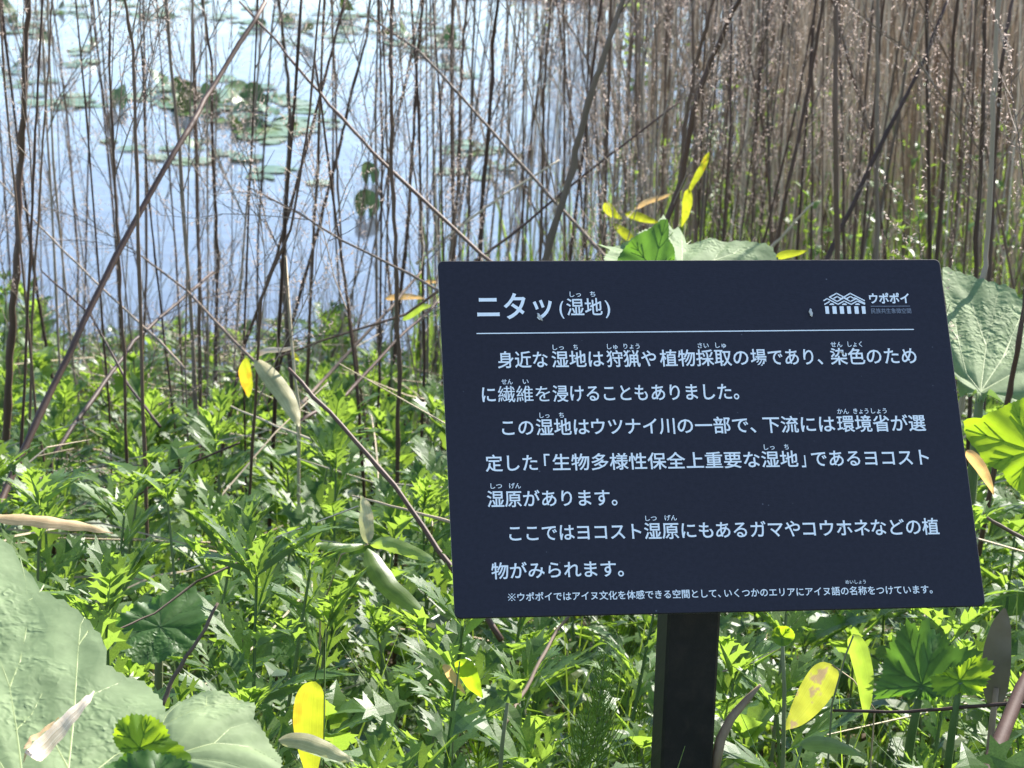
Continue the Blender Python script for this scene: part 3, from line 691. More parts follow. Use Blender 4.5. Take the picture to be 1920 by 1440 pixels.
TR = [  # pixel path from the top down, width in pixels, ground distance, colour, label
 ([(52, 0), (46, 150), (38, 320), (30, 480), (20, 640), (12, 790)], 15, 3.7, 0, 'thickest upright dead stalk at the far left edge'),
 ([(78, 30), (66, 250), (56, 480), (38, 900)], 6, 3.0, 0, 'slim dark stalk just right of the thickest one at the far left'),
 ([(98, 0), (88, 160), (76, 330), (62, 560), (55, 800)], 5, 3.6, 0, 'slim stalk third from the left edge leaning slightly left'),
 ([(233, 0), (250, 90), (254, 250), (260, 480), (275, 960)], 7.5, 2.9, 0, 'dark reddish stalk left of where the long leaning stalk reaches the water edge'),
 ([(207, 0), (205, 120), (215, 330), (222, 480), (232, 660), (238, 900)], 6, 3.1, 0, 'slim stalk over open water with its foot deep in the near mugwort'),
 ([(262, 0), (268, 160), (276, 350), (290, 480), (330, 820)], 4, 3.9, 0, 'very thin stalk between two darker stalks over open water at the left'),
 ([(360, 0), (366, 200), (370, 400), (374, 500), (375, 760)], 7.5, 4.1, 0, 'straight dark stalk crossing the long leaning stalk at mid height'),
 ([(380, 0), (397, 120), (400, 300), (408, 480), (404, 700)], 7, 4.4, 0, 'dark stalk with a kink near the top crossing the long leaning stalk'),
 ([(300, 90), (312, 260), (330, 480), (338, 640)], 4, 4.9, 0, 'thin faint stalk left of the long leaning stalk over open water'),
 ([(522, 0), (535, 100), (545, 220), (533, 400), (535, 560), (545, 700)], 9, 5.0, 1, 'grey blotchy dead stalk standing upright left of centre'),
 ([(640, 25), (600, 180), (560, 330), (520, 480), (460, 640), (425, 800)], 7.5, 3.9, 0, 'dark stalk leaning right beside the grey blotchy stalk'),
 ([(600, 0), (575, 260), (545, 430), (490, 560), (470, 900)], 6, 3.0, 0, 'thin stalk leaning left across the foot of the blotchy grey stalk'),
 ([(620, 0), (628, 150), (632, 320), (640, 480), (672, 700)], 5, 4.6, 0, 'thin upright stalk left of the upright dark lily leaf'),
 ([(694, 0), (688, 70), (655, 190), (640, 260), (600, 420), (560, 560)], 7, 4.8, 0, 'stalk leaning right in front of the upright dark lily leaf'),
 ([(735, 0), (733, 150), (735, 300), (742, 480), (748, 700), (746, 860)], 9, 3.4, 0, 'dark stalk whose foot stands in mugwort left of the board'),
 ([(793, 0), (782, 120), (775, 250), (766, 400), (760, 480), (735, 700)], 8, 4.6, 0, 'upright stalk second left of the one above the board corner, paired with a slimmer one'),
 ([(715, 0), (722, 160), (728, 330), (725, 480), (740, 620)], 5, 5.0, 0, 'slim upright stalk just left of the dark stalk whose foot stands in mugwort'),
 ([(640, 480), (655, 590), (673, 760), (680, 880)], 7, 3.5, 0, 'short bare stalk rising from the mugwort beside the half dry leaf'),
 ([(875, 0), (870, 67), (862, 200), (857, 367), (847, 480), (838, 600)], 7, 5.1, 0, 'slim stalk just left of the board corner over the water'),
 ([(932, 0), (925, 100), (917, 233), (907, 333), (900, 480)], 9, 4.6, 0, 'straight dark stalk rising just above the left corner of the board'),
 ([(1033, 0), (1020, 167), (1017, 300), (1013, 480)], 7, 5.2, 0, 'upright stalk above the title of the board'),
 ([(1168, 0), (1140, 85), (1113, 160), (1075, 310), (1023, 480)], 14, 3.4, 1, 'thick greyish stalk leaning right above the board'),
 ([(1043, 0), (1063, 150), (1087, 333), (1100, 480)], 5, 5.4, 0, 'slim stalk leaning left crossing the thick greyish stalk above the board'),
 ([(1052, 25), (1075, 60), (1100, 110), (1115, 170), (1130, 480)], 5, 5.6, 1, 'thin pale stalk right of the thick greyish leaning stalk'),
 ([(1337, 0), (1302, 130), (1284, 240), (1262, 480)], 9, 4.0, 0, 'dark stalk right beside the twisted yellow leaf, leaning right'),
 ([(1385, 0), (1330, 117), (1300, 207), (1280, 333), (1225, 480)], 12, 3.6, 0, 'thick dark stalk leaning right behind the top edge of the board'),
 ([(1371, 33), (1370, 233), (1353, 480)], 5, 4.5, 0, 'thin upright stalk rising from the pale leaf above the board'),
 ([(1387, 13), (1423, 187), (1440, 333), (1450, 480)], 5, 5.4, 0, 'thin stalk bending right above the middle of the board'),
 ([(1436, 0), (1440, 240), (1446, 480)], 6, 5.6, 1, 'thin pale upright stalk above the middle of the board'),
 ([(1543, 0), (1520, 150), (1480, 333), (1453, 480)], 8, 4.2, 0, 'dark stalk leaning right above the middle of the board top edge'),
 ([(1530, 0), (1500, 170), (1462, 330), (1425, 480)], 5, 5.0, 0, 'slim stalk leaning right just left of a darker parallel stalk above the board'),
 ([(1567, 0), (1566, 200), (1570, 480)], 11, 3.6, 0, 'thick upright stalk above the roof emblem of the board'),
 ([(1574, 10), (1578, 233), (1583, 480)], 6, 4.8, 0, 'slim stalk close beside the thick upright one above the emblem'),
 ([(1577, 60), (1600, 150), (1630, 240), (1660, 480)], 6, 5.2, 0, 'thin stalk slanting down right above the emblem of the board'),
 ([(1645, 0), (1646, 233), (1643, 480)], 9, 4.4, 1, 'pale brown upright stalk above the small emblem lettering'),
 ([(1658, 0), (1646, 120), (1634, 260)], 5, 4.4, 0, 'short dark stalk end crossing a pale upright stalk at the top right'),
 ([(1737, 0), (1741, 233), (1743, 480)], 8, 4.5, 0, 'upright dark stalk just above the right corner of the board'),
 ([(1795, 0), (1781, 167), (1757, 480)], 8, 4.0, 0, 'stalk leaning slightly right above the right corner of the board'),
 ([(1847, 0), (1843, 233), (1830, 500)], 9, 3.4, 0, 'dark stalk standing behind the big leaf right of the board'),
 ([(1872, 0), (1862, 233), (1850, 480), (1832, 560), (1812, 690), (1800, 780)], 12, 2.75, 1, 'thick stalk passing in front of the big leaf right of the board'),
 ([(1897, 0), (1880, 100), (1864, 300), (1856, 480)], 9, 3.8, 0, 'dark stalk second from the right edge at the top'),
 ([(1753, 60), (1788, 130), (1847, 267), (1890, 480)], 5, 4.8, 0, 'thin stalk slanting down right near the top right corner'),
 ([(1960, 300), (1935, 480), (1910, 640), (1888, 760)], 11, 2.5, 0, 'dark stalk at the right edge in front of the big leaf'),
]
fill_thing = 0
for path, w, Y0, mi, lab in TR:
    pts = [atY(x, y, Y0 - .03 * (1 - i / len(path)) * random.uniform(-1, 1)) for i, (x, y) in enumerate(path)]
    stalk(root_extend(pts), w / 2 / F * Y0 * 1.05, M['stalkgrey' if mi else 'stalk'], lab or SL, SG, random.randint(2, 4), .5)
# leaning and fallen stalks: pixel path with a distance at each end
LEAN = [
 ([(497, 3), (400, 160), (340, 265), (215, 480), (100, 720), (0, 945), (-40, 1030)], 13, (3.4, 2.6), 0, 'long thick dead stalk leaning across the left side from lower left'),
 ([(448, 3), (520, 78), (560, 130), (640, 220), (723, 310), (905, 478), (960, 530)], 6.5, (4.0, 3.4), 0, 'thin fallen stalk slanting down right to the corner of the board'),
 ([(690, 30), (785, 95), (870, 187), (970, 300), (1100, 443), (1150, 500)], 6, (4.4, 3.9), 1, 'pale thin stalk slanting down right above the board'),
 ([(465, 350), (560, 400), (640, 450), (770, 515), (850, 562)], 5, (3.4, 3.0), 1, 'pale thin twig slanting to the left edge of the board'),
 ([(1275, 190), (1190, 255), (1080, 340), (960, 440), (890, 490)], 5, (4.2, 4.0), 0, 'thin dark twig rising right from the corner of the board'),
 ([(1050, 300), (960, 355), (860, 425), (780, 495)], 5, (4.6, 4.5), 2, 'straw coloured twig crossing behind the stalks above the board corner'),
 ([(540, 690), (640, 800), (740, 910), (852, 1072), (940, 1200)], 11, (2.35, 2.1), 0, 'brown stalk lying over the mugwort and passing behind the board edge'),
 ([(400, 510), (340, 560), (250, 640), (180, 740), (95, 860)], 8, (3.9, 3.2), 0, 'crooked stalk leaning left over the mugwort'),
 ([(1777, 0), (1723, 133), (1647, 283), (1553, 480), (1520, 560)], 10, (4.1, 3.9), 0, 'dark stalk leaning right across the thicket above the board'),
 ([(408, 1130), (375, 1195), (325, 1270), (300, 1330)], 9, (1.75, 1.7), 1, 'broken grey stalk end sticking up beside the big leaf'),
 ([(1180, 1010), (1046, 1182), (1012, 1240), (975, 1310), (945, 1360)], 8, (1.95, 1.75), 1, 'grey stalk poking up under the lower edge of the board'),
 ([(0, 340), (70, 420), (170, 520), (300, 640), (345, 690)], 4.5, (3.8, 3.5), 1, 'thin pale twig slanting down at the left'),
 ([(80, 510), (170, 590), (240, 720), (300, 800)], 5, (3.6, 3.2), 0, 'thin fallen stalk at the left crossing the foot of the long leaning stalk'),
 ([(265, 480), (350, 545), (440, 640), (540, 740)], 5.5, (3.8, 3.4), 1, 'thin pale fallen twig running down right between the left stalks'),
 ([(470, 690), (600, 640), (760, 590), (830, 540)], 5, (3.7, 3.6), 0, 'thin fallen stalk running up right above the half dry leaf'),
 ([(790, 510), (720, 590), (600, 720), (560, 760)], 7, (4.0, 3.6), 1, 'grey fallen stalk leaning left just off the board corner'),
 ([(830, 560), (740, 640), (650, 740), (560, 790)], 7, (3.7, 3.3), 0, 'brown fallen stalk leaning left beside the edge of the board'),
 ([(200, 970), (330, 880), (450, 830)], 4, (2.9, 2.9), 0, 'thin short twig lying over the mugwort at the far left'),
 ([(660, 930), (760, 955), (850, 980)], 6, (2.3, 2.2), 2, 'straw coloured twig touching the left board edge near its bottom'),
 ([(430, 760), (520, 800), (600, 830)], 5, (3.2, 3.1), 2, 'straw coloured twig lying just below the half dry leaf'),
 ([(560, 860), (700, 905), (840, 915)], 4, (2.9, 2.8), 2, 'straw coloured twig crossing under the brown stalk left of the board'),
 ([(200, 1190), (290, 1150), (370, 1090), (480, 1040)], 5, (1.9, 2.0), 1, 'thin twig lying over the shaded mugwort beside the big leaf'),
 ([(1560, 960 + 372), (1700, 1335), (1820, 1325), (1900, 1318), (1960, 1335)], 9, (1.7, 1.65), 0, 'dark horizontal twig at the lower right'),
 ([(1850, 970), (1900, 1000), (1960, 1030)], 9, (2.0, 2.0), 1, 'grey twig end at the right edge beside the lower board corner'),
 ([(1525, 380), (1500, 405), (1470, 440), (1440, 470)], 6, (4.2, 4.2), 2, 'short straw coloured twig above the board'),
 ([(1355, 620 + 640), (1420, 1240), (1480, 1205)], 6, (1.95, 1.95), 1, 'grey twig between the post and the small round leaf'),
]
for path, w, (da, db), mi, lab in LEAN:
    n_ = len(path); pts = [atY(x, y, da + (db - da) * i / (n_ - 1)) for i, (x, y) in enumerate(path)]
    w *= 1.1; rad = w / 2 / F * (da + db) / 2; P0 = pts[-1]
    t = empty('fallen_stalk', P0, lab or 'thin dead stalk fallen slantwise over the bank plants', 'dead plant stalk', 'fallen stalks lying over the bank plants')
    fine = []
    for i in range(n_ - 1):
        for j in range(4): fine.append(wob(pts[i].lerp(pts[i + 1], j / 4), rad * .25) - P0)
    fine.append(pts[-1] - P0)
    if lab and w > 7 and da > 2.5: fine.append(fine[-1] + Vector((0, 0, -.25)))
    mb = MB(); m_ = len(fine); tube(mb, fine, [rad * (.62 + .45 * i / m_) * (1.15 if i % 5 == 2 else 1) for i in range(m_)], 6)
    put('stem', mb.mesh('stem', M[('stalk', 'stalkgrey', 'straw')[mi]], True), t)
    if da > 2.5 and w < 10 and mi < 2:
        for k in range(3):
            i = random.randrange(0, m_ // 2 + 1); me, me2 = TW[random.randrange(8)]
            d = ((fine[max(0, i - 1)] - fine[i + 1]).normalized() + Vector((random.gauss(0, .4), random.gauss(0, .2), random.uniform(0, .5)))).normalized()
            o = put('twig', me, t, axis_matrix(fine[i], d, random.uniform(.12, .28))); tag(put('seed_head', me2, o, Matrix.Identity(4)), kind='stuff')

def rand_stalk(X, Y, lean=.10):
    g_ = ground(X, Y); H = random.uniform(1.2, 1.9); a = random.uniform(0, 6.3); l_ = abs(random.gauss(0, lean)) * H
    e = Vector((X + math.cos(a) * l_, Y + math.sin(a) * l_, g_ + H)); P = Vector((X, Y, g_ - .02)); c = random.uniform(-.04, .04)
    return [P, P.lerp(e, .35) + Vector((c, 0, 0)), P.lerp(e, .7) + Vector((c * .8, 0, 0)), e]
def zone(px, Y):
    X = (px - 960) / F * Y * 1.02; return X, Y
# scattered single stalks, each a thing
count = 0
while count < 120:
    u = random.random()
    if u < .34: X, Y = zone(random.uniform(-20, 880), random.uniform(3.4, 7.1))
    elif u < .68: X, Y = zone(random.uniform(780, 1330), random.uniform(4.6, 8.2))
    else: X, Y = zone(random.uniform(1290, 1960), random.uniform(4.6, 8.5))
    if Y > shore(X) + .25: continue
    gr = random.random() < .3
    stalk(rand_stalk(X, Y, .11), random.uniform(.0019, .0042), M['stalkgrey' if gr else 'stalk'], SL, SG, random.randint(3, 5), .45)
    count += 1

for i in range(34):                       # finer, much branched stalks
    u = random.random()
    X, Y = zone(random.uniform(-20, 1250), random.uniform(3.6, 7.2))
    if Y > shore(X) + .25: continue
    stalk(rand_stalk(X, Y, .16), random.uniform(.0010, .0017), M['stalkgrey'], 'very fine branching dead stalk with dry seed heads over the bank', 'fine branching stalks in front of the pond', random.randint(3, 6), .3, tlen=(.16, .40))
# the dense thicket on the right: nobody could count it
mb = MB(); mf = MB(); mg = MB()
def add_thick(X, Y, H, r_, tw=4, fl=16, lean=.07):
    if random.random() < .2: lean = .3
    g_ = max(ground(X, Y), WATER - .1); a = random.uniform(0, 6.3); l_ = abs(random.gauss(0, lean)) * H
    e = Vector((X + math.cos(a) * l_, Y + math.sin(a) * l_, g_ + H)); P = Vector((X, Y, g_)); rn = random.random()
    mid = P.lerp(e, .5) + Vector((random.uniform(-.03, .03), 0, 0))
    tube(mb, [P, mid, e], [r_, r_ * .8, r_ * .45], 4, rn, cap=False)
    for k in range(tw):
        t = random.uniform(.28, 1); q_ = P.lerp(e, t); a = random.uniform(0, 6.3); d = Vector((math.cos(a) * .4, math.sin(a) * .4, 1)).normalized(); L_ = random.uniform(.12, .4)
        tube(mb, [q_, q_ + d * L_], [r_ * .4, r_ * .22], 3, rn, cap=False)
        for f_ in range(fl // max(1, tw)):
            fleck_cloud(mf, q_, d, L_ * 1.05, 2, random.choice((.005, .007, .011)))
n_th = 0
while n_th < 1300:
    px = random.uniform(1180, 2150) if random.random() < .95 else random.uniform(820, 1250)
    Y = random.uniform(6.6, 13.5) if px > 1250 else random.uniform(6.6, 9.0); X, _ = zone(px, Y)
    s_ = shore(X)
    if Y > s_ + (.5 if px > 1250 else .2): continue
    if 1180 < px < 1560 and random.random() > .25 + .75 * ((px - 1180) / 380): continue
    add_thick(X, Y, random.uniform(1.2, 2.0), random.uniform(.0022, .0048)); n_th += 1
tag(put('reed_thicket', mb.mesh('reed_thicket', M['reed'])), 'dense thicket of brown dead reeds and stalks on the right shore', 'reeds', kind='stuff')
tag(put('seed_fluff', mf.mesh('seed_fluff', M['fluff'])), 'pinkish dry seed heads hanging in the reed thicket', 'seed heads', kind='stuff')
# far reeds beyond the pond (their reflection shows at the top)
mb = MB(); mf = MB()
for i in range(1100):
    X = .2 + 9 * random.random() ** .8; Y = random.uniform(17.6, 20.5); 
    add_thick(X, Y, random.uniform(1.3, 2.3), random.uniform(.004, .008), 2, 6)
tag(put('far_reeds', mb.mesh('far_reeds', M['reed'])), 'brown reeds on the far side of the pond', 'reeds', kind='stuff')
tag(put('far_seed_fluff', mf.mesh('far_seed_fluff', M['fluff'])), 'dry seed heads on the far reeds', 'seed heads', kind='stuff')
# green leaves low in the thicket, and fresh sprigs at the far right
for i in range(5200):
    Y = random.uniform(5.6, 12); px = random.uniform(1150, 2050); X, _ = zone(px, Y)
    if Y > shore(X) + .2: continue
    h_ = random.random() ** 2.2 * (.75 if px > 1500 else .55)
    V, Fc = random.choice(SMALL); m4 = np.array(leaf_matrix(Vector((X, Y, ground(X, Y) + h_)), random.uniform(0, 6.3), R(random.uniform(-10, 70)), random.uniform(.025, .065), random.uniform(-.6, .6)))
    mg.add(np.asarray(V) @ m4[:3, :3].T + m4[:3, 3], Fc)
for i in range(1200):
    Y = random.uniform(5.8, 9.5); px = random.uniform(760, 2050); X, _ = zone(px, Y)
    if Y > shore(X) + .25: continue
    blade(mg, Vector((X, Y, ground(X, Y))), random.uniform(0, 6.3), random.uniform(.25, .75), random.uniform(.003, .006), random.uniform(.05, .35))
tag(put('thicket_undergrowth', mg.mesh('thicket_undergrowth', M['mug2'])), 'fresh green leaves low in the reed thicket', 'undergrowth', kind='stuff')

# leafy sprigs (young willow shoots) by the water
def sprig(px, py, Y, n_, label):
    P = atY(px, py, Y); g_ = max(ground(P.x, P.y), WATER - .3)
    t = empty('leafy_sapling', (P.x, P.y, g_), label, 'sapling'); mb = MB(); H = P.z - g_
    tube(mb, [Vector((0, 0, 0)), Vector((.02, 0, H * .5)), Vector((0, 0, H + .1))], [.006, .005, .002], 5); put('stem', mb.mesh('stem', M['stemgreen']), t)
    for i in range(n_):
        h_ = H + random.gauss(0, .12)
        mt = leaf_matrix(Vector((random.gauss(0, .09), random.gauss(0, .09), h_)), random.uniform(0, 6.3), R(random.uniform(-10, 60)), random.uniform(.03, .06), random.uniform(-.5, .5))
        put('leaf', LEAFBM[3 + i % 3], t, mt)
sprig(1215, 120, 9.0, 55, 'young green sapling standing in the shallow water above the board')
sprig(1180, 10, 12.5, 60, 'bright green sapling at the top edge beside the leaning stalk')
sprig(1000, 12, 15.0, 50, 'light green sapling at the top centre beyond the water')
sprig(1370, 260, 7.6, 50, 'small green shrub low in the reeds behind the leaning stalks')

# ------------------------------------------------------------------ lily pads
def pad_mesh(seed, curl):
    r_ = random.Random(seed); n_ = 26; V = [(0, 0, 0)]; ph = r_.uniform(0, 6.3)
    rings = 4
    for j in range(1, rings + 1):
        for i in range(n_ + 1):
            a = R(14) + (2 * math.pi - R(28)) * i / n_
            rr = j / rings * (1 + .05 * math.sin(3 * a + ph)); x = rr * math.sin(a) * .80; y = -rr * math.cos(a) * 1.0
            z = .02 * j / rings * math.sin(4 * a + ph)
            if curl: z += curl * max(0, x * math.cos(ph) + y * math.sin(ph) + .25) ** 2 * 1.1
            V.append((x, y, z))
    Fc = [(0, 1 + i, 2 + i) for i in range(n_)]
    for j in range(rings - 1):
        for i in range(n_):
            a = 1 + j * (n_ + 1) + i; b_ = a + n_ + 1; Fc.append((a, b_, b_ + 1, a + 1))
    mb = MB(); mb.add(V, Fc, 0); return mb.mesh('lily_pad', M['pad'], True)
PF = [pad_mesh(i, 0) for i in range(4)]; PC = [pad_mesh(10 + i, .3 + .16 * i) for i in range(6)]
CL = [(400, 190, 120, 26, 95), (500, 235, 90, 20, 28), (790, 75, 90, 26, 36), (50, 55, 60, 30, 10), (150, 100, 35, 18, 6), (360, 285, 140, 22, 11), (300, 22, 260, 16, 36), (600, 55, 130, 22, 22), (870, 275, 50, 16, 6), (860, 130, 40, 10, 5), (120, 200, 120, 25, 10), (740, 20, 160, 14, 20), (60, 150, 60, 12, 6), (540, 330, 120, 30, 4), (900, 320, 60, 12, 5)]
npad = 0
for cx_, cy_, sx, sy, n_ in CL:
    for i in range(n_):
        px, py = random.gauss(cx_, sx * .6), random.gauss(cy_, sy * .6)
        if py < -20: continue
        P = wat(px, py)
        if P.y < shore(P.x) + .3 or P.y > 17: continue
        up = random.random() < .24
        o = put('lily_pad', random.choice(PC if up else PF)); s_ = random.uniform(.045, .08) if up else random.uniform(.06, .115)
        npad += 1
        rx = random.uniform(.1, .6) if up and random.random() < .5 else random.gauss(0, .03)
        o.matrix_basis = Matrix.Translation((P.x, P.y, WATER + .004 + .0006 * (npad % 12) + (.04 if abs(rx) > .1 else 0))) @ Matrix.Rotation(random.uniform(0, 6.3), 4, 'Z') @ Matrix.Rotation(rx, 4, 'X') @ Matrix.Scale(s_, 4)
        if up: tag(o, 'green water lily leaf curling up out of the pond surface', 'water plant', 'curled water lily leaves')
        else: tag(o, 'flat water lily leaf floating on the blue pond', 'water plant', 'floating water lily leaves')
for px, py, s_, lab in ((693, 325, .055, 'upright dark lily leaf standing alone behind the stalks'), (690, 385, .065, 'large drooping dark lily leaf closest to the bank'), (222, 185, .06, 'upright green lily leaf left of the densest leaf patch')):
    P = wat(px, py + 18); o = put('lily_pad', PC[2]); tag(o, lab, 'water plant')
    o.matrix_basis = Matrix.Translation((P.x, P.y, WATER + .045)) @ Matrix.Rotation(random.uniform(-.4, .4), 4, 'Z') @ Matrix.Rotation(R(65), 4, 'X') @ Matrix.Scale(s_, 4)

# ------------------------------------------------------------------ large leaves
def seg_d(p, a, b_):
    ab = b_ - a; t = max(0, min(1, (p - a).dot(ab) / max(1e-9, ab.dot(ab)))); return (p - (a + ab * t)).length
def big_leaf(name, label, cat, outline, centre, dist, normal, mat, nveins=9, relief=.006, teeth=.012, rings=26, nang=150, dome=.0, petiole=True, stemr=.006, root=None, wavy=.006, cup=0, vw=.0022, veinpx=None, vr=.0009):
    """a radial-veined blade whose outline is laid on its own tilted plane"""
    n_ = Vector(normal).normalized(); P0 = at(*centre, dist)
    ex = Vector((1, 0, 0)) - n_ * n_.x; ex.normalize(); ey = n_.cross(ex)
    def loc(px, py): d = pl(px, py, P0, n_) - P0; return Vector((d.dot(ex), d.dot(ey)))
    O = [loc(*p) for p in outline]; sc = max(o.length for o in O); relief = min(relief, .022 * sc); wavy = min(wavy, .05 * sc)
    # smooth the outline by angle
    A = sorted([(math.atan2(o.y, o.x), o.length) for o in O]); A = [(a - 2 * math.pi, r_) for a, r_ in A] + A + [(a + 2 * math.pi, r_) for a, r_ in A]
    def Rb(a):
        for i in range(len(A) - 1):
            if A[i][0] <= a <= A[i + 1][0]:
                t = (a - A[i][0]) / max(1e-6, A[i + 1][0] - A[i][0]); t = t * t * (3 - 2 * t) * .4 + t * .6
                return A[i][1] * (1 - t) + A[i + 1][1] * t
        return A[0][1]
    rs_ = random.Random(label); segs = []
    a0 = rs_.uniform(0, 6.3)
    for k in range(nveins):
        a = a0 + 2 * math.pi * k / nveins + rs_.uniform(-.1, .1); a = (a + math.pi) % (2 * math.pi) - math.pi; r_ = Rb(a)
        e = Vector((math.cos(a), math.sin(a))) * r_ * .97; segs.append((Vector((0, 0)), e, 1.0))
        for f, s in ((.42, .5), (.42, -.5), (.68, .42), (.68, -.42)):
            b0 = e * f; aa = a + s + rs_.uniform(-.1, .1); rr = min(r_ * (1 - f) * .75, r_ * .4)
            segs.append((b0, b0 + Vector((math.cos(aa), math.sin(aa))) * rr, .6))
    V = [(0, 0, 0)]; att = [1.0]; ph = rs_.uniform(0, 6)
    if veinpx: segs = [(loc(*a), loc(*b_), 1.0) for pth in veinpx for a, b_ in zip(pth, pth[1:])]
    def zof(q_, t, a):
        dmin = min(seg_d(q_, s0, s1) / (.6 + .4 * wg) for s0, s1, wg in segs)
        return relief * (1 - math.exp(-dmin / (.10 * sc))) * 1.6 + wavy * t * t * math.sin(a * 5 + ph) + wavy * .7 * t ** 3 * math.sin(a * 11 + ph * 2) - dome * t * t + cup * t * t
    for j in range(1, rings + 1):
        t = j / rings
        for i in range(nang):
            a = 2 * math.pi * i / nang; a = (a + math.pi) % (2 * math.pi) - math.pi; r_ = Rb(a)
            if j == rings: r_ *= 1 + teeth * (1 if i % 2 else -1) * 1.6 + teeth * .6 * math.sin(a * 31)
            q_ = Vector((math.cos(a), math.sin(a))) * r_ * t
            V.append((q_.x, q_.y, zof(q_, t, a))); att.append(0)
    Fc = [(0, 1 + i, 1 + (i + 1) % nang) for i in range(nang)]
    for j in range(rings - 1):
        for i in range(nang):
            a = 1 + j * nang + i; a2 = 1 + j * nang + (i + 1) % nang; Fc.append((a, a + nang, a2 + nang, a2))
    mw = Matrix((ex, ey, n_)).transposed().to_4x4()
    t_ = empty(name, P0, label, cat)
    mb = MB(); V3 = [mw.to_3x3() @ Vector(v) for v in V]; mb.add([tuple(v) for v in V3], Fc, rs_.random(), att); put('leaf_blade', mb.mesh('leaf_blade', mat, True), t_)
    vm = M['vein_pale'] if mat == M['butter'] else mat
    paths = [[loc(*p_) for p_ in pth] for pth in veinpx] if veinpx else [[a, b_] for a, b_, wg in segs]
    for pth in paths:
        fine = []
        for a, b_ in zip(pth, pth[1:]):
            for j in range(10): fine.append(a.lerp(b_, j / 10))
        fine.append(pth[-1]); p3 = []
        for q_ in fine:
            a = math.atan2(q_.y, q_.x); t = min(1, q_.length / Rb(a)); p3.append(mw.to_3x3() @ Vector((q_.x, q_.y, zof(q_, t, a) + vr * .05)))
        m_ = len(p3); mb = MB(); VV = []
        for i in range(m_):
            T = (p3[min(i + 1, m_ - 1)] - p3[max(i - 1, 0)]).normalized(); S = T.cross(n_).normalized(); hw = max(.0004, vr * 1.25 * (1 - .7 * i / m_) * min(1, sc / .12))
            VV += [tuple(p3[i] - S * hw - n_ * .0003), tuple(p3[i] + n_ * (.0002 + hw * .3)), tuple(p3[i] + S * hw - n_ * .0003)]
        mb.add(VV, [(3 * i + k, 3 * i + k + 1, 3 * i + k + 4, 3 * i + k + 3) for i in range(m_ - 1) for k in (0, 1)]); put('vein', mb.mesh('vein', vm, True), t_)
    if petiole:
        rt = root or (P0.x + rs_.uniform(-.05, .05), P0.y + .10); g_ = ground(*rt); e = Vector((rt[0], rt[1], g_)) - P0
        mb = MB(); tube(mb, [Vector((0, 0, -.001)), Vector((e.x * .15, e.y * .15, -.05)), Vector((e.x * .6, e.y * .6, e.z * .5)), e], [stemr * .6, stemr * .8, stemr, stemr * 1.2], 8)
        put('petiole', mb.mesh('petiole', M['stemgreen'], True), t_)
    return t_
big_leaf('butterbur_plant', 'huge pale green butterbur leaf in the lower left corner', 'plant',
    [(-60, 1000), (0, 1018), (25, 1035), (45, 1065), (75, 1108), (110, 1135), (150, 1158), (185, 1195), (199, 1228), (192, 1252), (235, 1263), (268, 1270), (296, 1296), (312, 1340), (340, 1420), (300, 1560), (150, 1700), (-120, 1720), (-300, 1600), (-330, 1300), (-200, 1080)],
    (60, 1530), 1.45, (.12, -.22, .97), M['butter'], 11, .004, .004, 44, 260, stemr=.011, wavy=.004, vr=.0011,
    veinpx=[[(60, 1530), (40, 1440), (30, 1360), (18, 1290), (0, 1240), (-20, 1180)], [(18, 1290), (38, 1240), (52, 1170), (50, 1100), (38, 1050)],
            [(60, 1530), (128, 1440), (138, 1350), (145, 1240), (150, 1180), (158, 1165)], [(147, 1215), (165, 1190), (180, 1200)], [(52, 1130), (70, 1120), (82, 1100)],
            [(60, 1530), (185, 1440), (215, 1415), (270, 1390)], [(60, 1530), (0, 1430), (-60, 1380)], [(140, 1330), (180, 1300), (225, 1275)], [(128, 1440), (100, 1390), (80, 1360)], [(30, 1370), (60, 1340), (80, 1300)]])
big_leaf('butterbur_plant', 'curled pale butterbur leaf with a drooping edge beside the huge lower left leaf', 'plant',
    [(285, 1350), (297, 1300), (330, 1265), (372, 1260), (425, 1272), (476, 1290), (474, 1322), (505, 1350), (526, 1392), (520, 1425), (470, 1440), (400, 1450), (340, 1480), (290, 1460), (262, 1400)],
    (320, 1420), 1.47, (-.02, -.32, .95), M['butter'], 8, .004, .005, 36, 200, dome=.018, stemr=.007, wavy=.007, vr=.0008,
    veinpx=[[(320, 1420), (298, 1345), (300, 1330)], [(298, 1348), (340, 1325), (400, 1300), (450, 1285)], [(300, 1345), (310, 1300), (335, 1270)], [(320, 1420), (400, 1385), (470, 1370), (520, 1395)], [(385, 1305), (385, 1280), (375, 1265)], [(400, 1385), (430, 1350), (465, 1330)], [(320, 1420), (420, 1420), (500, 1425)]])
big_leaf('butterbur_plant', 'small lime green butterbur leaf with a round toothed edge at the lower left', 'plant',
    [(212, 1378), (222, 1352), (248, 1340), (280, 1342), (305, 1358), (320, 1385), (345, 1405), (362, 1424), (310, 1430), (250, 1428), (225, 1408)],
    (262, 1402), 1.40, (.15, -.75, .55), M['butter_green'], 7, .003, .02, 16, 90, stemr=.004, wavy=.004, vw=.0009)
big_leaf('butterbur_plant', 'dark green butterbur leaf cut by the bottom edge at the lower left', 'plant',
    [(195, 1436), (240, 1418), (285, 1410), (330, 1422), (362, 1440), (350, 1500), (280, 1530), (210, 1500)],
    (285, 1470), 1.37, (0, -.5, .85), M['butter_dark'], 7, .003, .02, 14, 80, stemr=.004, vw=.0009)
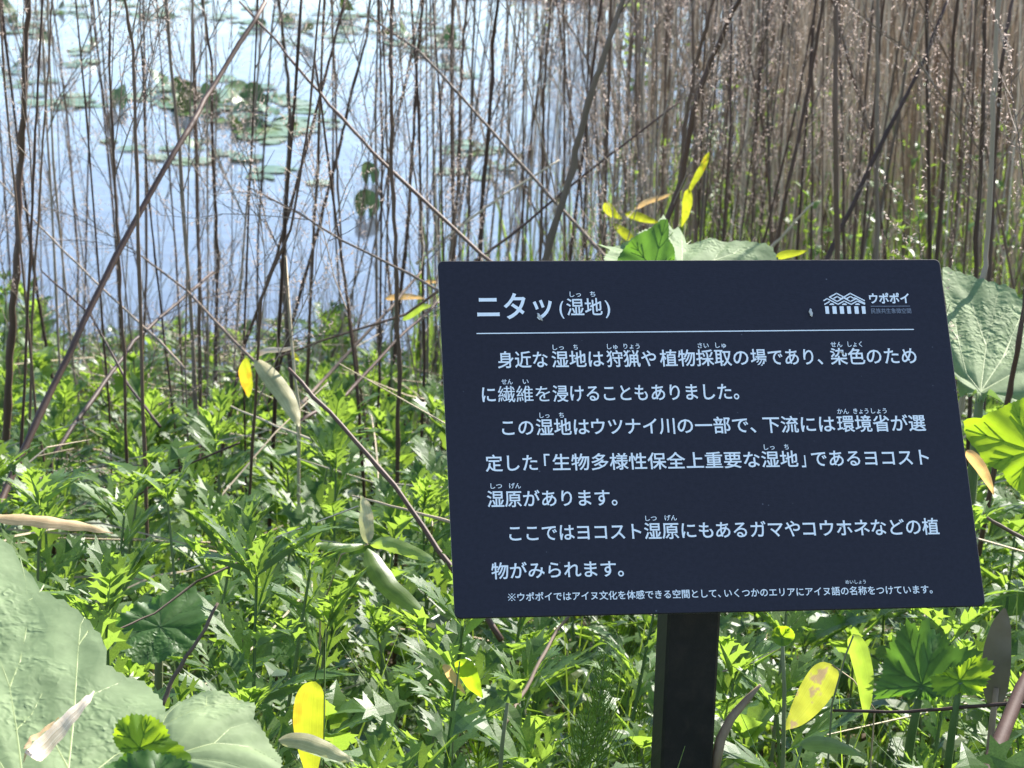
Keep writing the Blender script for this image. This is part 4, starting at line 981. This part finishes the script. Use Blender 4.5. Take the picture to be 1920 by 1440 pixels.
big_leaf('butterbur_plant', 'large grey green butterbur leaf striped by stalk shadows right of the board', 'plant',
    [(1764, 514), (1800, 520), (1838, 534), (1885, 548), (1925, 572), (1985, 640), (2010, 740), (1960, 770), (1905, 752), (1850, 748), (1812, 742), (1790, 690), (1775, 600)],
    (1838, 735), 2.75, (.02, -.46, .88), M['butter'], 9, .006, .006, 30, 180, stemr=.008, wavy=.008, vr=.0015,
    veinpx=[[(1838, 735), (1812, 700), (1795, 640), (1785, 570)], [(1838, 735), (1848, 650), (1860, 600), (1870, 550)], [(1838, 735), (1880, 670), (1925, 620), (1975, 600)], [(1838, 735), (1900, 700), (1990, 690)], [(1795, 640), (1780, 620), (1768, 580)], [(1848, 650), (1830, 600), (1815, 550)], [(1856, 612), (1890, 590), (1910, 570)], [(1880, 670), (1910, 600), (1920, 580)]])
big_leaf('butterbur_plant', 'bright yellow green butterbur leaf at the right edge beside the board', 'plant',
    [(1808, 786), (1838, 784), (1872, 768), (1905, 752), (1965, 740), (2020, 800), (2000, 985), (1930, 930), (1880, 888), (1835, 850), (1812, 815)],
    (1935, 845), 1.95, (.10, -.90, .42), M['butter_green'], 8, .0008, .006, 22, 120, root=(.85, 2.3), stemr=.004, wavy=.002, vw=.0012)
big_leaf('butterbur_plant', 'pale butterbur leaf showing just above the top edge of the board', 'plant',
    [(1118, 458), (1145, 470), (1190, 452), (1228, 432), (1246, 412), (1258, 436), (1276, 418), (1292, 446), (1340, 458), (1400, 460), (1445, 477), (1470, 520), (1400, 590), (1250, 600), (1150, 540)],
    (1278, 505), 2.9, (.12, -.26, .95), M['butter'], 9, .005, .008, 26, 150, stemr=.008, wavy=.007, vw=.0020)
big_leaf('butterbur_plant', 'upright green butterbur leaf above the board under the leaning stalk', 'plant',
    [(1155, 500), (1180, 455), (1215, 432), (1250, 408), (1254, 450), (1262, 500), (1230, 540), (1180, 540)],
    (1225, 505), 2.8, (-.1, -.9, .3), M['butter_dark'], 7, .001, .006, 18, 100, stemr=.005, vw=.0018)
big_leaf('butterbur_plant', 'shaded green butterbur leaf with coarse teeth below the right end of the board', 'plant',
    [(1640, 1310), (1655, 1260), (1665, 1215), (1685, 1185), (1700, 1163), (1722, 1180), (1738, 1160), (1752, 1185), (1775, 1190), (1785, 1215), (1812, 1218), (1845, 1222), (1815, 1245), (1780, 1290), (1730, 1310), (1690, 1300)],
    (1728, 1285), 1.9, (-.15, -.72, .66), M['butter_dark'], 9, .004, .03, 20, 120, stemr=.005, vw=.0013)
big_leaf('butterbur_plant', 'yellow green toothed butterbur leaf edge in the lower right', 'plant',
    [(1745, 1270), (1770, 1262), (1800, 1250), (1835, 1232), (1862, 1240), (1850, 1280), (1800, 1298), (1750, 1295)],
    (1800, 1276), 1.85, (.1, -.85, .5), M['butter_green'], 7, .003, .04, 12, 80, stemr=.004, vw=.0009)
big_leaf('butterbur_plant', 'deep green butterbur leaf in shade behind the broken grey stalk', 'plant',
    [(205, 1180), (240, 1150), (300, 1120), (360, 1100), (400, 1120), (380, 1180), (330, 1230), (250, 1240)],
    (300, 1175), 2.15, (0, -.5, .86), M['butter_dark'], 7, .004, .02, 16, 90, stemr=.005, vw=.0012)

# lance-shaped leaves (bamboo grass), fresh, yellow and dry
def lance(parent, path, w, Y0, mat, fold=.25, facing=(0, -1, .4), blunt=.6, name='leaf', sub=5):
    n_ = len(path); P = []
    dd = Y0 if isinstance(Y0, tuple) else (Y0, Y0)
    base_ = [atY(x, y, dd[0] + (dd[1] - dd[0]) * i / (n_ - 1)) for i, (x, y) in enumerate(path)]
    for i in range(n_ - 1):
        for j in range(sub): P.append(base_[i].lerp(base_[i + 1], j / sub))
    P.append(base_[-1]); m_ = len(P); fn = Vector(facing).normalized(); V = []; att = []
    for _ in range(2): P = [P[0]] + [(P[i - 1] + P[i] * 2 + P[i + 1]) / 4 for i in range(1, m_ - 1)] + [P[-1]]
    hw = w / 2 / F * (dd[0] + dd[1]) / 2
    for i in range(m_):
        t = i / (m_ - 1); T = (P[min(i + 1, m_ - 1)] - P[max(i - 1, 0)]).normalized(); S = T.cross(fn).normalized(); Nn = S.cross(T)
        ww = hw * max(.02, math.sin(math.pi * min(1, t ** blunt * .98 + .02))) ** .75
        for k, s in enumerate((-1, -.5, 0, .5, 1)):
            V.append(P[i] + S * ww * s - Nn * (fold * ww * (abs(s) ** 1.3)) + Nn * .0006 * math.sin(i * 1.3 + s * 2)); att.append((s + 1) / 2)
    Fc = [(i * 5 + k, i * 5 + k + 1, (i + 1) * 5 + k + 1, (i + 1) * 5 + k) for i in range(m_ - 1) for k in range(4)]
    o_ = parent.location if parent else Vector((0, 0, 0))
    mb = MB(); mb.add([tuple(v - o_) for v in V], Fc, None, att); return put(name, mb.mesh(name, mat, True), parent)
def lance_thing(name, label, cat, root_px, root_Y, leaves, stem=None, smat='stemgreen', sw=5):
    P = atY(*root_px, root_Y); t = empty(name, P, label, cat)
    if stem:
        pts = [atY(x, y, root_Y) - P for x, y in stem]; r_ = sw / 2 / F * root_Y
        e = pts[-1] + P; pts.append(Vector((e.x, e.y, ground(e.x, e.y))) - P)
        mb = MB(); tube(mb, pts, [r_ * (.7 + .4 * i / len(pts)) for i in range(len(pts))], 6); put('stem', mb.mesh('stem', M[smat], True), t)
    for lf in leaves: lance(t, *lf)
    return t
lance_thing('bamboo_grass', 'dry tan leaf hanging flat over the mugwort at the left edge', 'plant', (0, 968), 1.75,
    [([(-40, 962), (0, 968), (60, 970), (120, 978), (170, 986), (212, 1000)], 36, 1.75, M['dry'], .45, (.1, -.35, .93), .9)], [(-10, 966), (-60, 1100)], 'straw', 6)
lance_thing('dry_leaf', 'rolled pale dry leaf lying on the huge lower left leaf', 'leaf', (60, 1400), 1.285,
    [([(46, 1412), (60, 1395), (90, 1368), (125, 1335), (158, 1308), (176, 1296)], 44, (1.27, 1.33), M['dry_pale'], 1.5, (-.3, -.7, .6), .5),
     ([(45, 1405), (52, 1385), (80, 1368), (110, 1345)], 18, (1.265, 1.29), M['dry'], .8, (-.6, -.5, .6), .6)])
lance_thing('bamboo_grass', 'glowing yellow oval leaf hanging upright at the bottom left', 'plant', (582, 1285), 1.62,
    [([(588, 1278), (582, 1310), (578, 1360), (582, 1420), (584, 1475)], 66, 1.62, M['yellow'], .08, (0, -1, .15), .75)], [(590, 1275), (610, 1180), (606, 1500)], 'stemgreen', 4)
lance_thing('bamboo_grass', 'pale variegated leaf lying right of the curled lower left leaf', 'plant', (530, 1390), 1.45,
    [([(522, 1388), (560, 1386), (600, 1398), (640, 1418), (664, 1428)], 38, 1.45, M['straw_leaf'], .3, (0, -.7, .7), .7)], [(525, 1390), (500, 1500)])
lance_thing('bamboo_grass', 'half dry pale leaf with a yellow leaf left of the board', 'plant', (478, 680), 3.0,
    [([(478, 672), (505, 700), (535, 740), (552, 775), (560, 800)], 38, (3.0, 2.9), M['straw_leaf'], .35, (-.1, -.5, .85), .7),
     ([(462, 672), (456, 700), (462, 725), (466, 745)], 32, 3.0, M['yellow'], .3, (-.5, -.9, .1), .8),
     ([(478, 668), (500, 655), (530, 656), (562, 648)], 12, 3.0, M['dry_pale'], .3, (0, -.8, .6), .7),
     ([(545, 660), (555, 668), (562, 680)], 9, 3.0, M['yellow'], .3, (0, -.8, .6), .7)], [(545, 640), (535, 480), (552, 700), (560, 760)], 'straw', 7)
lance_thing('bamboo_grass', 'bright yellow withering leaves above the top edge of the board', 'plant', (1150, 400), 4.2,
    [([(1135, 380), (1140, 392), (1150, 402), (1166, 410)], 22, 4.2, M['yellow'], .3, (-.4, -.9, .1), .7),
     ([(1172, 400), (1195, 405), (1215, 412), (1238, 418)], 17, 4.2, M['yellow'], .3, (0, -.9, .3), .7),
     ([(1150, 420), (1170, 435), (1185, 450), (1196, 462)], 18, 4.2, M['yellow'], .3, (0, -.9, .3), .8),
     ([(1190, 392), (1215, 376), (1240, 370), (1262, 362)], 11, 4.2, M['dry'], .3, (0, -.8, .5), .7)], [(1150, 405), (1140, 470)], 'straw', 3)
lance_thing('bamboo_grass', 'long twisted yellow leaf standing upright above the board', 'plant', (1285, 420), 4.0,
    [([(1330, 285), (1318, 315), (1300, 345), (1290, 365)], 15, 4.0, M['yellow'], .3, (.5, -.9, .2), .7),
     ([(1290, 355), (1288, 380), (1284, 405), (1278, 425)], 20, 4.0, M['yellow'], .3, (-.4, -.9, .1), .6)], [(1284, 420), (1280, 480)], 'straw', 3)
lance_thing('bamboo_grass', 'small yellow leaf lying along the top edge of the board', 'plant', (1480, 478), 2.7,
    [([(1455, 482), (1475, 476), (1495, 474), (1515, 470)], 16, 2.7, M['yellow'], .2, (0, -.9, .4), .6)], [(1458, 482), (1450, 560)])
lance_thing('bamboo_grass', 'orange and yellow leaf behind the upper left corner of the board', 'plant', (740, 560), 4.2,
    [([(722, 560), (745, 556), (775, 556), (798, 560)], 13, 4.2, M['dry'], .3, (0, -.9, .3), .7),
     ([(755, 600), (775, 585), (790, 575), (815, 572)], 16, 4.2, M['sasa'], .3, (0, -.9, .3), .7),
     ([(795, 530), (808, 527), (822, 530)], 8, 4.2, M['dry'], .3, (0, -.9, .3), .7)], [(740, 565), (735, 620)])
lance_thing('bamboo_grass', 'star of striped bamboo grass leaves left of the lower board corner', 'plant', (690, 1020), 2.05,
    [([(690, 1018), (684, 980), (682, 950), (676, 928)], 34, (2.05, 2.1), M['straw_leaf'], .35, (-.3, -.9, .2), .7),
     ([(694, 1020), (720, 1015), (760, 1028), (800, 1045), (815, 1052)], 30, (2.05, 1.98), M['sasa'], .35, (.2, -.8, .5), .7),
     ([(690, 1028), (705, 1060), (730, 1100), (775, 1135), (800, 1160)], 46, (2.05, 1.97), M['sasa'], .35, (.3, -.8, .4), .7),
     ([(685, 1022), (650, 1028), (600, 1022), (560, 1030)], 18, (2.05, 2.0), M['sasa'], .3, (0, -.8, .5), .7)], [(690, 1020), (640, 1040), (600, 1150)], 'straw', 5)
lance_thing('bamboo_grass', 'hanging fresh green pointed leaf below the right half of the board', 'plant', (1600, 1192), 1.72,
    [([(1598, 1190), (1610, 1220), (1622, 1270), (1624, 1315), (1622, 1352)], 40, 1.72, M['sasa'], .3, (-.2, -1, .2), .62)], [(1600, 1192), (1585, 1230), (1560, 1320)])
lance_thing('bamboo_grass', 'withered olive and tan leaf hanging right of the post', 'plant', (1555, 1245), 1.74,
    [([(1560, 1246), (1545, 1270), (1520, 1310), (1495, 1345), (1472, 1368)], 66, 1.74, M['sasa_edge'], .3, (-.3, -1, .25), .7)], [(1560, 1246), (1600, 1275), (1640, 1330)], 'straw', 4)
lance_thing('bamboo_grass', 'grey withered leaf blade standing at the right below the board', 'plant', (1860, 1300), 1.72,
    [([(1866, 1330), (1866, 1280), (1870, 1220), (1878, 1170), (1884, 1140)], 58, 1.72, plain_mat('grey_withered_leaf', [(.15, .12, .075), (.26, .21, .14)], .8, 30), .3, (-.2, -1, .2), .7)], [(1868, 1290), (1860, 1360), (1850, 1460)], 'reed', 18)
lance_thing('bamboo_grass', 'broad flat green leaf lying low right of the post', 'plant', (1615, 1410), 1.6,
    [([(1500, 1395), (1540, 1392), (1580, 1400), (1618, 1418)], 38, 1.6, M['sasa'], .3, (0, -.6, .8), .7)], [(1505, 1396), (1480, 1480)])
lance_thing('bamboo_grass', 'yellow green folded leaf under the board left of the post', 'plant', (850, 1250), 1.75,
    [([(860, 1238), (872, 1262), (888, 1290), (905, 1308)], 44, 1.75, M['butter_green'], .5, (-.4, -.9, .2), .6),
     ([(832, 1246), (850, 1275), (872, 1300)], 22, 1.75, M['dry'], .3, (-.4, -.9, .2), .6)], [(862, 1240), (850, 1330)])
lance_thing('dry_leaf', 'small tan dry leaf hanging beside the right edge of the board', 'leaf', (1820, 850), 2.0,
    [([(1812, 845), (1835, 870), (1852, 900), (1864, 928)], 24, 2.0, M['dry'], .5, (-.3, -.9, .3), .6)])
# round bud-like folded leaf and pale disc leaf
big_leaf('round_leaf_plant', 'small round lime leaf on a thin stem right of the post', 'plant',
    [(1445, 1188), (1450, 1178), (1465, 1174), (1482, 1180), (1488, 1192), (1480, 1206), (1465, 1212), (1450, 1204)], (1467, 1193), 1.75, (.1, -.9, .4), M['butter_green'], 5, .002, .01, 8, 40, stemr=.002, vw=.0006, wavy=.001, cup=.004)
big_leaf('round_leaf_plant', 'pale round leaf below the lower edge of the board', 'plant',
    [(930, 1290), (935, 1278), (950, 1275), (966, 1280), (978, 1298), (976, 1316), (955, 1318), (938, 1308)], (954, 1297), 1.68, (-.1, -.8, .5), M['mug2'], 5, .002, .01, 8, 40, stemr=.002, vw=.0006, wavy=.001)
# reddish butterbur stalk at lower right
P = atY(1885, 1380, 1.62); t = empty('butterbur_stalk', P, 'thick reddish leaf stalk leaning at the lower right corner', 'plant')
mb = MB(); pts = [atY(x, y, Y_) - P for x, y, Y_ in ((1960, 1215, 1.72), (1915, 1290, 1.68), (1882, 1370, 1.63), (1850, 1450, 1.58), (1835, 1500, 1.56))]
tube(mb, pts, [.005, .0055, .006, .0065, .007], 10); put('stem', mb.mesh('stem', plain_mat('reddish_stalk', [(.05, .022, .016), (.10, .05, .034)], .7, 40), True), t)
P = atY(1400, 1320, 1.7); t = empty('withered_stalk', P, 'flattened grey fibrous stalk curving down right of the post', 'plant')
mb = MB(); pts = [atY(x, y, 1.7) - P for x, y in ((1426, 1284), (1402, 1310), (1372, 1345), (1352, 1385), (1338, 1450))]
tube(mb, pts, [.0012, .003, .0038, .0042, .0045], 7); put('stem', mb.mesh('stem', M['reed'], True), t)

# ------------------------------------------------------------------ horsetails
def horsetail_mesh(seed, H):
    st = random.getstate(); random.seed(seed); mb = MB()
    tube(mb, [Vector((0, 0, 0)), Vector((.004, 0, H * .5)), Vector((0, .004, H))], [.0016, .0013, .0005], 5)
    m2 = MB(); n_ = 11
    for k in range(n_):
        z = H * (.25 + .72 * k / n_); L_ = .055 * (1.15 - k / n_)
        for j in range(8):
            a = j * .785 + random.uniform(-.2, .2) + k; P = Vector((0, 0, z)); el = R(random.uniform(35, 55))
            d = Vector((math.cos(a) * math.cos(el), math.sin(a) * math.cos(el), math.sin(el)))
            tube(m2, [P, P + d * L_ * .5, P + d * L_ * .8 + Vector((0, 0, L_ * .3))], [.0010, .0008, .0004], 3, cap=False)
    random.setstate(st); return mb.mesh('stem', M['stemgreen']), m2.mesh('branch_whorls', M['horsetail'])
HT = [horsetail_mesh(200 + i, .16 + .03 * i) for i in range(4)]
def horsetail(P, s_, label, group=None):
    t = empty('horsetail', P, label, 'plant', group); a, b_ = HT[random.randrange(4)]
    mt = Matrix.Rotation(random.uniform(0, 6.3), 4, 'Z') @ Matrix.Rotation(random.uniform(-.12, .12), 4, 'X') @ Matrix.Scale(s_, 4)
    put('stem', a, t, mt); tag(put('branch_whorls', b_, t, mt), kind='stuff')
for px, py, d in ((1098, 1452, 1.62), (1080, 1470, 1.6), (1120, 1462, 1.64)):
    P = atY(px, py, d); horsetail(Vector((P.x, P.y, P.z - .02)), .55, 'feathery yellow green horsetail left of the post', 'horsetails clustered left of the post')
for i in range(60):
    Y = random.uniform(1.45, 3.2); X = random.uniform(-1, 1) * .24 * Y; g_ = ground(X, Y)
    if abs(X - base.x) < .1 and Y < base.y + .05: continue
    horsetail(Vector((X, Y, g_ + (canopy(Y) - g_) * random.uniform(.25, .6))), random.uniform(.45, .75), 'thin branched horsetail growing between the mugwort plants', 'horsetails between the mugwort')
